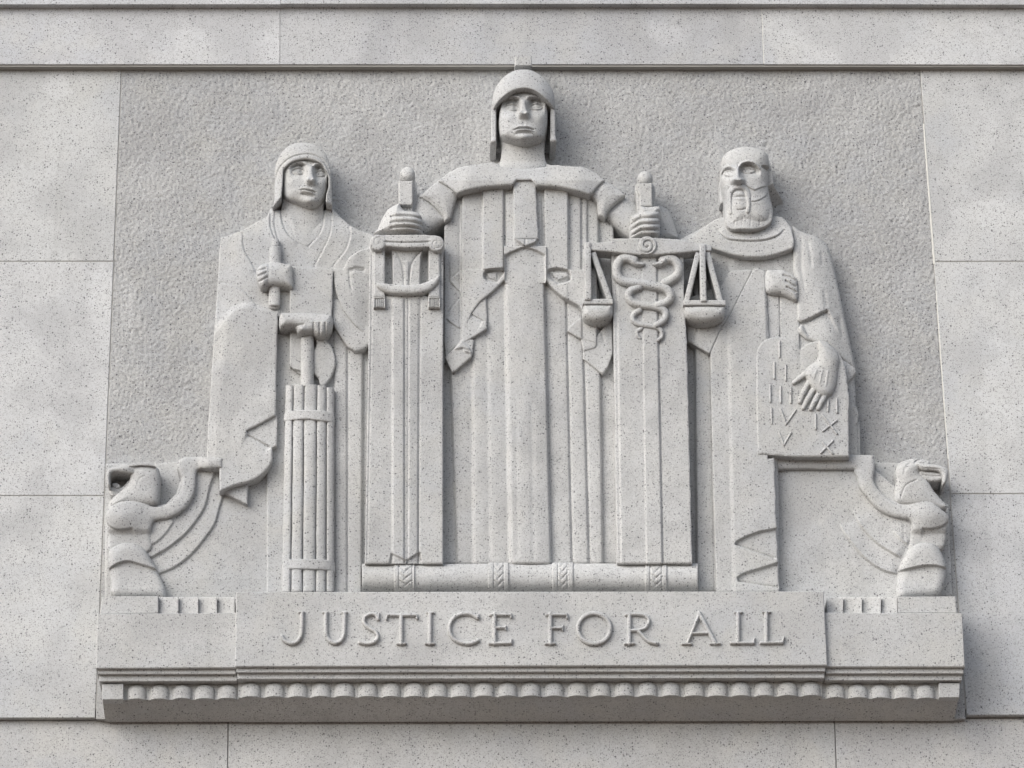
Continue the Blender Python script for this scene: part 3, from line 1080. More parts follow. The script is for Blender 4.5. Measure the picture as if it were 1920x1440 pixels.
def f(s):
    X, Y = s.X, s.Y
    s.H[:] = 48
    s.H -= 12 * ss((470 - X) / 80) * (1 - ss((Y - 560) / 60)) * ss((Y - 430) / 10)
    s.H -= 16 * ss((450 - Y) / 70)                                  # slope back to the neck
    s.H -= 10 * ss((X - 640) / 60) * ss((520 - Y) / 60)
    # lower cloak panel, lifted over the crook of the arm
    pan_ = cr([(372, 660), (408, 612), (432, 584), (445, 576), (462, 571), (490, 577), (524, 583)], 4).tolist() + [(540, 700), (540, 940), (360, 940)]
    s.step(pan_, 6, 13)
    s.H -= 6 * ss((432 - (Y - 600) * .1 - X) / 30) * ss((Y - 560) / 60)
    s.lip([(461, 813), (482, 824), (510, 840)], -1, -5, 16, 2.2)
    s.groove([(463, 814), (484, 825), (508, 839)], 3, 1.5, .05)
    # crossed collar
    for pts, side, amt in (
        (cr([(527, 390), (528, 412), (535, 432), (546, 446), (560, 456)], 5), -1, 2.5),
        (cr([(516, 392), (514, 420), (520, 446), (524, 458)], 5), -1, 2),
        (cr([(507, 396), (506, 420), (512, 440), (522, 462)], 5), -1, 3),
        (cr([(607, 392), (607, 415), (603, 432), (592, 448), (578, 462)], 5), 1, 2.5),
        (cr([(621, 398), (622, 424), (615, 450), (600, 480), (589, 500)], 5), 1, 2.2),
        (cr([(655, 424), (657, 440), (651, 463), (640, 480), (625, 498)], 5), 1, 2.5),
        (cr([(455, 438), (457, 465), (471, 492), (480, 510)], 5), -1, 2.2),
        (cr([(410, 530), (432, 533), (455, 544), (470, 560), (482, 573)], 5), -1, 2.4)):
        s.lip(pts, side, amt, 16)
        s.groove(pts, 1.7, 1.5)


relief('cloak', fig1, cloak, 52, f, 1.5, r=3)
# turned-back end of the hem
relief('fold', fig1, [(455, 803), (470, 794), (520, 768), (519, 836), (509, 841), (484, 827), (462, 814)], 48, None, 1.6)
relief('fold', fig1, [(417, 921), (440, 909), (464, 902), (465, 905), (464, 945), (458, 943)], 40, None, 1.4)


def f(s):
    s.groove(cr([(644, 503), (647, 492), (656, 481), (673, 469), (692, 463)], 4), 2, 1.5)
    s.step([(655, 504), (668, 500), (684, 503), (682, 509), (668, 507), (657, 511)], -3, 3)
    s.groove([(654, 506), (656, 530), (659, 542)], 2, 1.8)
    s.groove([(668, 508), (683, 507)], 2.4, 1.5)
    s.H -= 8 * ss((X_ := s.X) * 0 + (s.X - 660) / 40)


sl_in = cr([(626, 502), (626.5, 520), (629, 541), (640, 574), (657, 599), (677, 620), (694, 632)], 5).tolist()
relief('sleeve', fig1, sl_in + [(700, 632), (702, 455), (690, 464), (673, 469), (655, 481), (644, 503)], 58, f, 1.3)
relief('sleeve_lining', fig1, [(622, 560), (640, 560), (702, 620), (702, 642), (692, 648), (680, 655.5), (667, 659), (651, 649), (633, 622), (623, 607)], 50, lambda s: s.dome(14, 3), 1.3)


def f(s):
    s.H += 1.5 * np.exp(-((s.Y - 520) / 50.) ** 2)
    s.H -= 3 * ss((545 - s.X) / 6)


relief('cuff', fig1, [(543.5, 498), (560, 500.5), (600, 502), (624.5, 503), (623.5, 560), (621.5, 604), (600, 600), (560, 592), (543, 588)], 60, f, 1.5)

# rod and hand
rod = thing('rod', 'short capped stone rod held upright in front of the hooded figure', 'rod', P3(515, 578, 58))


def cyl(x0, x1, D, A):
    return lambda s: s.__setattr__('H', D + A * np.sqrt(np.maximum(0, 1 - ((s.X - (x0 + x1) / 2) / ((x1 - x0) / 2)) ** 2)))


relief('shaft', rod, [(505, 465), (507, 461), (526, 461), (528, 465), (526, 500), (524.5, 572), (503.5, 572), (504, 500)], 60, cyl(503, 528, 54, 11), 1.0, r=1.5, base=30)
relief('cap', rod, [(509.5, 447), (522.5, 447), (524.5, 461), (508.5, 461)], 58, cyl(508, 525, 52, 9), 1.0, r=1.5, base=30)
relief('end', rod, lambda X, Y: np.hypot((X - 514) / 10.5, (Y - 571.5) / 7) * 8 - 8, 58, lambda s: s.groove(cr([(503, 571), (508, 568.5), (514, 568), (520, 568.5), (525, 571)], 3), 3, 1.2), .9, bbox=(500, 560, 528, 582), r=3, base=30)


def f(s):
    s.dome(20, 14)
    for p in ([(480, 509), (490, 506), (500, 502)], [(481, 519), (492, 514), (501, 510)], [(484, 529), (495, 523), (503, 518)]):
        s.groove(p, 3.5, 1.6, .1)
    s.bump(489, 512, 8, 20, 2)
    s.groove([(504, 498), (503, 534)], 1.4, 3)


relief('hand', fig1, cr([(480.5, 506), (487, 497), (498, 492.5), (509, 491), (523, 490.5), (536, 494), (548, 499), (550, 538), (542, 538.5), (534, 537), (521, 535.5), (505, 535.5), (494, 539.5), (488, 537), (484, 530), (480, 518)], 3, True), 64, f, .9, r=2.5, wobble=.06)


def f(s):
    s.dome(16, 15)
    for xx in (588, 599, 609.5):
        s.groove([(xx, 603), (xx + .5, 630)], 3.2, 1.8, .1)
    s.bump(604, 606, 18, 8, 3)
    s.groove([(552, 613), (562, 609), (571, 608)], 3.5, 2, .1)
    s.bump(564, 617, 9, 6, 4)


relief('hand', fig1, cr([(525, 588), (541, 585.5), (568, 585), (590, 586), (610, 588), (621.5, 591), (624, 605), (620, 618), (611, 628), (597, 630.5), (586, 624), (578, 626), (567, 627), (558, 623), (556, 616), (548, 612.5), (525, 613)], 3, True), 62, f, .9, r=2.5, wobble=.06)


# neck, face, hood
face_l = [(531, 318), (530, 345), (532, 366), (540, 376), (555, 382), (571, 387), (586, 388.5), (600, 383), (608.5, 370), (613, 348), (614, 325), (606, 308), (590, 299), (570, 296), (550, 300), (538, 308)]
head_l = [(530, 316), (530, 350), (530, 375), (527, 395), (529, 415), (540, 436), (560, 455), (577, 460), (592, 446), (603, 430), (607, 412), (606, 390), (611, 370), (616, 345), (615, 318), (600, 285), (545, 285)]


def f(s):
    s.H[:] = 30 + 16 * np.sqrt(np.maximum(.05, 1 - ((s.X - 568) / 44) ** 2)) + 3 * ss((s.Y - 420) / 30)
    s.bump(548, 415, 6, 30, 1.5, -.25)
    face(s, cr(face_l, 3, True), 46, 22, 30, dict(
        brows=[[(541, 317), (547, 312), (555, 307.5), (565, 306.5), (575, 309)], [(588, 313), (592, 310.5), (599, 310.5), (606, 315), (611, 321)]],
        eyes=[(559, 320.5, 9.5, 5.0), (601, 325, 8.5, 4.8)], sock=10., ball=3.4, nose=((582, 314), (582.5, 338), 350, 9), nh=14,
        mouth=[(562.5, 356), (570, 355.5), (577, 357), (585, 358.5), (591.5, 361)], chin=(580, 376), cheeks=[(545, 342), (606, 344)]))


relief('head', fig1, cr(head_l, 3, True), 56, f, .75, r=1.5, wobble=.08)
hood = cr([(511, 388), (514, 372), (514.5, 345), (515, 322), (519, 303), (527, 287), (540, 273), (557, 266.5), (573, 266.5), (592, 271), (607, 282), (615, 297), (620, 320), (621.5, 345), (622.5, 384)], 4).tolist() + [(611, 379), (611.5, 365), (616, 350), (616, 330)] + \
    cr([(613.5, 325), (605, 309), (592, 300.5), (572, 296.5), (552, 300.5), (540, 308), (531, 317)], 4).tolist() + [(529.5, 345), (527, 370), (522, 376)]


def f(s):
    s.H[:] = 40
    e = ((s.X - 569) / 62) ** 2 + (np.minimum(s.Y - 330, 0) / 72) ** 2
    s.H += 34 * np.sqrt(np.maximum(0, 1 - e))
    ln = cr([(516, 345), (519, 326), (528, 310), (543, 297), (560, 290.5), (578, 289), (596, 294), (611, 308), (620, 330)], 5)
    s.groove(ln, 2.6, 1.4)


relief('hood', fig1, hood, 68, f, 1.0, r=2.5, blur=4)

# ------------------------------------------------------------------ the bundle of rods with its axe
fas = thing('fasces', 'upright bundle of stone rods bound with two bands, axe head on top', 'fasces', P3(580, base_y, 45))
for (a, b, yt, c, d) in ((535.5, 549.7, 722, 528, 545), (550.1, 569.9, 720, 545.4, 567), (570.3, 594.3, 720, 567.4, 591.5), (594.7, 612, 722, 591.9, 611.2), (612.4, 627, 726, 611.6, 627)):
    mid = (a + b + c + d) / 4
    Dd = 44 + 16 * math.sqrt(max(0, 1 - ((mid - 579) / 58) ** 2))

    def f(s, a=a, b=b, c=c, d=d, Dd=Dd):
        t = (s.Y - 720) / 388
        l, r_ = a + (c - a) * t, b + (d - b) * t
        u = (s.X - (l + r_) / 2) / ((r_ - l) / 2)
        s.H = Dd + 6.5 * np.sqrt(np.maximum(0, 1 - np.abs(u) ** 3)) - 6 - u * (580 - mid) * -.06
    relief('rod', fas, [(a, yt), (b, yt + 1), (d, 1109), (c, 1109)], Dd, f, 1.4, r=1.5, base=10)


def f(s):
    s.H = 46 + 18 * np.sqrt(np.maximum(0.02, 1 - ((s.X - 579.5) / 50) ** 2))


relief('band', fas, cr([(532.5, 779), (537, 771.5), (558, 768.5), (580, 768), (602, 769.5), (622, 773), (627.5, 780)], 4).tolist() + cr([(627.5, 799), (620, 791.5), (592, 787), (578, 785.5), (555, 786.5), (537, 788.5), (532.5, 791)], 4).tolist(), 64, f, 1.2, base=10, r=2)
relief('band', fas, cr([(529, 1052), (540, 1048), (580, 1047.5), (618, 1050), (628, 1055)], 4).tolist() + cr([(628, 1073), (618, 1069), (580, 1066.5), (540, 1066.5), (529, 1070)], 4).tolist(), 66, f, 1.2, base=10, r=2)
relief('axe_shaft', fas, [(563.5, 612), (588, 612), (588, 724), (563.5, 724)], 60, cyl(563, 588.5, 48, 12), 1.2, r=1.5, base=10)
relief('axe_head', fas, [(543.5, 612), (565, 612), (565, 702), (560, 700), (554.5, 696), (549, 690), (545, 686), (543.5, 690)], 46, lambda s: s.step([(553, 693), (566, 697), (566, 703), (552, 701)], -6, 2), 1.2, r=2, base=10)
axe = cr([(589, 632), (594, 643), (590, 654), (587, 655)], 3).tolist() + [(587, 699)] + cr([(591, 702), (597, 709), (600, 720), (607, 722.5), (616, 714), (624, 700), (629, 681), (627, 664), (620, 647), (606, 633), (594, 628)], 4).tolist()
relief('axe_blade', fas, axe, 47, lambda s: s.bump(600, 676, 18, 40, 3), 1.1, r=3, base=10)

# ================================================================== RIGHT FIGURE
fig3 = thing('relief_figure', 'carved bald bearded figure in a wide mantle standing behind the numbered tablet', 'relief figure', P3(1450, base_y, 30))
robe3 = [(1352, 404), (1335, 415), (1300, 433), (1268, 449), (1280, 640), (1289, 1110), (1462, 1110), (1460, 860), (1612, 856), (1609, 800), (1606, 760), (1603, 700), (1597, 660), (1588, 620), (1580, 580), (1572, 540), (1563, 500), (1556, 472), (1548, 455), (1530, 443), (1500, 432), (1470, 414), (1452, 404)]


def f(s):
    s.bands([(1303, 1307, 0, 4), (1333, 1341, 3, 3)], [28, 43, 46], 660, 1105, 3, bulge=.8)
    k = ss((690 - s.Y) / 40) * ss((s.X - 1330) / 10) + ss((560 - s.Y) / 40)
    s.H = np.maximum(s.H, s.H * (1 - np.clip(k, 0, 1)) + 42 * np.clip(k, 0, 1))
    s.H -= 16 * ss((470 - s.Y) / 70)
    s.H -= np.where(s.X > 1500, 12 * ss((s.X - 1500) / 110), 0)


relief('robe', fig3, robe3, 40, f, 2.0, r=10)

# mantle falling over the right arm
mantle = cr([(1486, 420), (1500, 431), (1530, 442), (1549, 455), (1557, 472), (1564, 500), (1573, 540), (1582, 580), (1590, 620), (1599, 660), (1605, 692)], 3).tolist() + [(1603, 693), (1595, 685), (1580, 672.5), (1567.5, 657.5), (1552.5, 643), (1532.5, 641), (1512.5, 635), (1498, 623), (1496, 614), (1505, 604.5), (1495, 600), (1494, 560), (1493, 522), (1488, 505), (1486.5, 445)]


def f(s):
    X, Y = s.X, s.Y
    s.H[:] = 54
    s.H -= 26 * ss((X - 1505 - (Y - 450) * .18) / 75) ** 1.3
    s.H -= 8 * ss((480 - Y) / 50)
    for p in ([(1513, 440), (1520, 480), (1521, 505)], [(1503, 436), (1502, 500), (1512, 560)], [(1540, 470), (1543, 500)], [(1545, 540), (1550, 580)], [(1573, 590), (1580, 640)]):
        s.groove(p, 1.4, 3.5, .2)
    # fold opening above the hand
    s.lip([(1499, 608), (1528, 594.5), (1554, 581)], -1, -9, 46, 2.4)
    s.groove([(1503, 605.5), (1528, 594.5), (1552, 582)], 4, 2, .05)


relief('mantle', fig3, mantle, 52, f, 1.4, r=6)

# lower hanging cloth at the right edge
relief('fold', fig3, [(1560, 660), (1604, 690), (1606, 698), (1600, 707), (1588, 719), (1567, 726), (1556, 730)], 38, lambda s: s.dome(20, 4), 1.4)
relief('fold', fig3, [(1562, 722), (1578, 742), (1593, 756), (1606, 762), (1610, 776), (1608, 792), (1600, 805), (1600, 856), (1580, 856)], 34, lambda s: s.groove([(1595, 760), (1594, 850)], 3, 1.6), 1.4)
relief('fold', fig3, [(1590, 790), (1612, 790), (1613, 856), (1590, 856)], 27, None, 2)

# chest: collar rings
relief('undertunic', fig3, [(1290, 455), (1340, 470), (1400, 480), (1455, 475), (1490, 455), (1494, 610), (1430, 640), (1330, 640)], 46,
       lambda s: (s.groove([(1371, 478), (1371, 505)], 3, 1.5), s.groove([(1402, 480), (1402, 490)], 1.5, 2), s.groove([(1457, 478), (1457, 503)], 2.5, 1.5)), 1.6)
col = cr([(1352, 408), (1330, 418), (1310, 432), (1290, 452), (1322, 461), (1345, 468), (1370, 476), (1400, 481.5), (1430, 481), (1456, 476), (1478, 468.5), (1488, 462), (1487, 440), (1478, 418), (1455, 404), (1400, 420)], 3, True)


def f(s):
    s.H -= 14 * ss((455 - s.Y) / 60)
    pts = cr([(1345, 430), (1362, 447), (1378, 450.5), (1405, 452), (1430, 451), (1455, 444), (1470, 432)], 4)
    s.groove(pts, 3, 1.6)
    s.lip(pts, 1, 4, 14)
    s.H -= 6 * ss((1330 - s.X) / 40)


relief('collar', fig3, col, 62, f, 1.2, r=3)

# draped arm across the chest
sleeve3 = [(1286, 560)] + cr([(1352, 535), (1360, 522), (1368, 509), (1380, 507), (1412, 505)], 3).tolist() + [(1396, 536), (1370, 588), (1352, 615), (1341, 640), (1332, 661), (1329, 662), (1310, 651), (1289, 637.5)]


def f(s):
    s.groove([(1312, 602), (1306, 618), (1300, 636)], 3, 1.6)
    s.groove(cr([(1368, 509), (1356, 525), (1350, 540)], 3), 2, 1.5)
    s.H -= 7 * ss((1312 - s.X) / 30)


relief('sleeve', fig3, sleeve3, 56, f, 1.3)


def f(s):
    s.bands([(1366, 1376, 0, 9)], [55, 57], 620, 1100, 3)
    # turned hem zigzag at the bottom right
    z = [(1456, 992), (1430, 996), (1405, 1004), (1382, 1015), (1379, 1021), (1400, 1031), (1452, 1046), (1457, 1057), (1425, 1067), (1395, 1075), (1382, 1083), (1385, 1089), (1420, 1095), (1458, 1101), (1458, 1120), (1468, 1120), (1468, 985)]
    s.step([(1456, 991), (1425, 997), (1400, 1006), (1381, 1016), (1379, 1021), (1452, 1047), (1466, 1047), (1466, 990)], -6, 2.2)
    s.step([(1460, 1055), (1425, 1066), (1395, 1075), (1382, 1083), (1385, 1090), (1458, 1102), (1470, 1102), (1470, 1052)], -6, 2.2)
    s.groove([(1379, 1021), (1415, 1034), (1452, 1046)], 3.5, 1.8)
    s.groove([(1385, 1089), (1420, 1096), (1458, 1101)], 3.5, 1.8)
    s.step([(1433, 500), (1445, 500), (1445, 640), (1438, 640)], -2, 3)


relief('mantle_front', fig3, [(1412, 505), (1417, 502), (1425, 504), (1436, 508), (1438, 560), (1442, 640), (1440, 860), (1452, 858), (1456, 990), (1461, 1110), (1343, 1110), (1336, 860), (1332, 661), (1341, 640), (1352, 615), (1370, 588), (1396, 536)], 58, f, 1.6)
relief('strip', fig3, [(1436, 540), (1461, 540), (1463, 640), (1440, 640)], 50, None, 1.6)
relief('strip', fig3, [(1461.5, 545), (1497, 545), (1500, 660), (1464, 660)], 50, None, 1.6)


def f(s):
    s.dome(22, 10)
    for p in ([(1467, 515), (1480, 520), (1493, 527)], [(1472, 525), (1483, 533), (1494, 538)], [(1474, 537), (1484, 543), (1494, 549)]):
        s.groove(p, 3.6, 1.8, .05)
    s.bump(1458, 530, 16, 20, 2)


relief('hand', fig3, cr([(1436, 508), (1450, 505), (1466, 505), (1478, 510), (1490, 518), (1495, 528), (1495, 562), (1480, 557), (1462, 551), (1437, 546)], 3, True), 56, f, .9, r=2.5, wobble=.06)


# the hand spread over the tablet
FING = [((1512, 700), (1496, 712), (1488, 719)), ((1520, 712), (1506, 738), (1499.5, 755)), ((1531, 722), (1515, 748), (1506, 766)), ((1541, 730), (1527, 754), (1520.5, 767.5)), ((1551, 734), (1540, 754), (1534, 767))]


def hand3(X, Y):
    palm = sdpoly(X, Y, cr([(1533, 640), (1550, 641), (1566, 656), (1574, 672), (1571, 694), (1568, 722), (1558, 742), (1540, 744), (1520, 728), (1511, 712), (1506, 700), (1520, 684), (1531, 676), (1534, 660)], 3, True))
    d = palm
    for i, c in enumerate(FING):
        q, t = dseg(X, Y, cr(c, 4))
        d = np.minimum(d, q - (6.2 - 1.6 * t - (0.4 if i == 0 else 0)))
    return d


def f(s):
    sdp = sdpoly(s.X, s.Y, cr([(1533, 640), (1550, 641), (1566, 656), (1574, 672), (1571, 694), (1568, 722), (1558, 742), (1540, 744), (1520, 728), (1511, 712), (1506, 700), (1520, 684), (1531, 676), (1534, 660)], 3, True))
    H = 58 + 14 * np.sqrt(np.maximum(0, 1 - (1 - np.clip(-sdp / 20, 0, 1)) ** 2))
    H = np.where(sdp < 0, H, 40)
    for i, c in enumerate(FING):
        q, t = dseg(s.X, s.Y, cr(c, 4))
        w = 6.2 - 1.6 * t - (0.4 if i == 0 else 0)
        top = 62 + 5 * np.sqrt(np.maximum(0, 1 - (q / w) ** 2)) - 3 * t + 1.2 * np.exp(-((t - .5) / .1) ** 2)
        H = np.where(q < w, np.maximum(H, top), H)
    s.H = H
    for p in ([(1519, 724), (1514, 732)], [(1530, 733), (1524, 742)], [(1541, 740), (1536, 748)]):
        s.groove(p, 2, 1.5)
    for p in ([(1532, 690), (1524, 714)], [(1543, 690), (1536, 722)], [(1553, 692), (1548, 726)]):
        s.groove(p, -1.2, 2, .2)


relief('hand', fig3, hand3, 64, f, .75, bbox=(1478, 632, 1582, 778), r=1.5, base=30, wobble=.06)

# head with beard
skull = cr([(1353.5, 318), (1354, 296), (1364, 283.5), (1379, 276), (1399.5, 273), (1420, 276), (1435.5, 283.5), (1442, 297), (1442, 320), (1441, 349), (1445, 371), (1449.5, 390), (1448, 411), (1440, 421), (1427, 427), (1408, 429.5), (1391, 428.5), (1372, 429), (1362, 421), (1360, 402), (1359, 372), (1355, 350), (1352.5, 334)], 3, True)


def f(s):
    X, Y = s.X, s.Y
    t = np.clip(-s.sd / 34, 0, 1)
    s.H = 50 + 30 * np.sqrt(np.maximum(0, 1 - (1 - t) ** 2))
    kb = ss((Y - 376) / 40)
    s.H = s.H * (1 - kb) + kb * np.maximum(s.H, 66 + 11 * np.exp(-((X - 1400) / 36) ** 2))
    # brow ledge
    q = Sculpt(X, Y, s.sd, 0)
    q.H = s.H
    for br, (ex, ey, rx, ry), sock in (([(1351, 330), (1356, 320), (1364, 315.5), (1370, 315.5), (1377, 318)], (1366, 325, 9, 4.6), 6.5), ([(1386, 314), (1392, 308.5), (1402, 306), (1411, 307.5), (1418, 312), (1423, 318)], (1404, 319.5, 10.5, 4.6), 10.)):
        br = np.array(br, float)
        yb = np.interp(X, br[:, 0], br[:, 1])
        inx = ss((X - br[0, 0] + 2) / 4) * ss((br[-1, 0] + 5 - X) / 11)
        below = ss((Y - yb) / 2.4 + .3)
        q.H -= sock * below * inx * np.exp(-np.maximum(0, (Y - ey - 1) / 8) ** 2)
        q.H += 3.5 * np.exp(-((Y - yb + 3) / 3.) ** 2) * inx
        e = ((X - ex) / rx) ** 2 + ((Y - ey) / (ry * 1.2)) ** 2
        q.H += 4 * np.sqrt(np.maximum(0, 1 - e / 1.3))
        for k in (-.9, .8):
            lid = ey + k * ry * np.sqrt(np.maximum(0, 1 - ((X - ex) / (rx * 1.1)) ** 2))
            q.H += (np.abs(X - ex) < rx) * (1.3 * np.exp(-((Y - lid) / 1.2) ** 2) - 1.5 * (k < 0) * np.exp(-((Y - lid - 1.9) / .9) ** 2))
    # nose
    tt = np.clip((Y - 314) / 24, 0, 1)
    u = (X - 1381.5 - .8 * tt) / (6 + 4.5 * tt ** 1.5)
    q.H += (6 + 14 * tt) * np.exp(-np.abs(u) ** 2.6) * ss((Y - 308) / 8) * (1 - ss((Y - 338) / 10))
    for sg in (-1, 1):
        q.bump(1383 + sg * 8, 338, 4, 4, 5)
    # moustache and open mouth
    d, t = dseg(X, Y, cr([(1369, 399), (1367, 380), (1368, 364), (1374, 353.5), (1384, 350), (1396, 351.5), (1402, 362), (1404, 380), (1402, 397)], 5))
    wm = 5.6 - 2.2 * np.abs(2 * t - 1)
    q.H += 3.0 * np.sqrt(np.maximum(0, 1 - (d / wm) ** 2))
    q.groove(cr([(1373.5, 392), (1373, 375), (1374, 363), (1379, 357.5), (1388, 356), (1395, 358.5), (1397.5, 366)], 5), 2.4, 1.8, .15)
    q.bump(1386, 363.5, 9, 3.2, 2.2)
    q.groove([(1377, 369.5), (1386, 368), (1397, 368)], 2.4, 1.3)
    q.bump(1386, 373, 9, 3, 3)
    q.bump(1387, 383, 11, 10, 3)
    q.groove([(1383, 393), (1391, 394), (1400, 390)], 2.2, 1.4)
    # beard edge on the cheek
    for pts, amt in (([(1396, 346), (1408, 353.5), (1414.5, 357), (1427, 351.5), (1442, 349)], 5), ([(1408, 377), (1414, 378), (1426, 374.5), (1440, 365)], 4)):
        q.lip(pts, 1, amt * .6, 12)
        q.groove(pts, 1.1, 1.6)
    q.lip([(1355, 352), (1362, 345), (1368, 350)], -1, 2, 14)
    for xx in (1377, 1391, 1407, 1424):
        q.groove(cr([(xx + 3, 402), (xx + 1, 414), (xx, 428)], 3), .7, 1.7, .3)
    # temple notch by the ear
    q.step(cr([(1428, 312), (1436, 313), (1445, 318), (1444, 324), (1438, 322), (1431, 317)], 3, True), -16, 3)
    s.H = q.H


relief('head', fig3, skull, 72, f, .75, r=2, wobble=.08, base=6)


def f(s):
    k = np.clip(((s.X - 1445) * .45 + (s.Y - 346)) / 46, 0, 1)
    s.H = 50 * (1 - k) - 2 * k


relief('hair', fig3, cr([(1436, 300), (1448, 320), (1451, 345), (1459, 360), (1469, 378), (1470, 393), (1462, 408), (1440, 404)], 4, True), 20, f, 1.0, r=3)
relief('hair', fig3, [(1349, 340), (1362, 330), (1362, 382), (1350, 382)], 26, lambda s: s.dome(6, 4), 1.0)

# ------------------------------------------------------------------ the numbered tablet
tab = thing('stone_tablet', 'round-topped stone tablet with raised Roman numerals under the bearded figure\'s hand', 'tablet', P3(1505, 856, 50))
tpts = [(1421, 851), (1418, 760), (1418, 672)] + cr([(1420, 655), (1428, 642), (1442, 633.5), (1462, 631), (1480, 635), (1494, 645), (1501, 655)], 4).tolist() + cr([(1507, 648), (1522, 641), (1542, 640), (1562, 650), (1577, 668), (1586, 692)], 4).tolist() + [(1591.5, 740), (1592.5, 856), (1490, 856)]
relief('slab', tab, tpts, 59, lambda s: s.groove([(1500, 655), (1501, 690)], .8, 3), 1.8, r=2.5, base=20)


def numeral(strokes, name='numeral', par=tab, D=58.8, w=2.1, A=3.2, base=50):
    cs = [np.array(c, float) for c in strokes]
    allp = np.concatenate(cs)

    def sdf(X, Y):
        d = np.full(X.shape, 1e9)
        for c in cs:
            d = np.minimum(d, dseg(X, Y, c)[0])
        return d - w
    relief(name, par, sdf, D, lambda s: s.__setattr__('H', D + A * np.sqrt(np.maximum(0, 1 - (np.maximum(0, s.sd + w) / w) ** 2))), .8,
           bbox=(allp[:, 0].min() - 6, allp[:, 1].min() - 6, allp[:, 0].max() + 6, allp[:, 1].max() + 6), r=0, base=base, wobble=0)


numeral([[(1461.7, 640), (1461.7, 669)]])
numeral([[(1452, 680), (1452, 709)], [(1473.5, 685), (1473.5, 713)]])
numeral([[(1444, 723), (1444.5, 753)], [(1464, 725), (1464, 754)], [(1483, 727), (1483, 755)]])
numeral([[(1446.5, 766), (1447, 794)], [(1464, 768), (1474, 795), (1492, 769)]])
numeral([[(1461, 811), (1470, 834), (1483, 811)]])
numeral([[(1529.5, 777), (1529.5, 804)], [(1542, 777), (1569, 813)], [(1569, 788), (1543, 808)]])
numeral([[(1562, 826), (1539, 849)], [(1543, 829), (1561, 850)]])
numeral([[(1553, 752), (1552.5, 770)], [(1569, 748), (1569.5, 773)]])
# dark gap under the tablet
relief('ledge', tab, [(1449, 856), (1592, 856), (1592, 868), (1449, 868)], 40, None, 2)

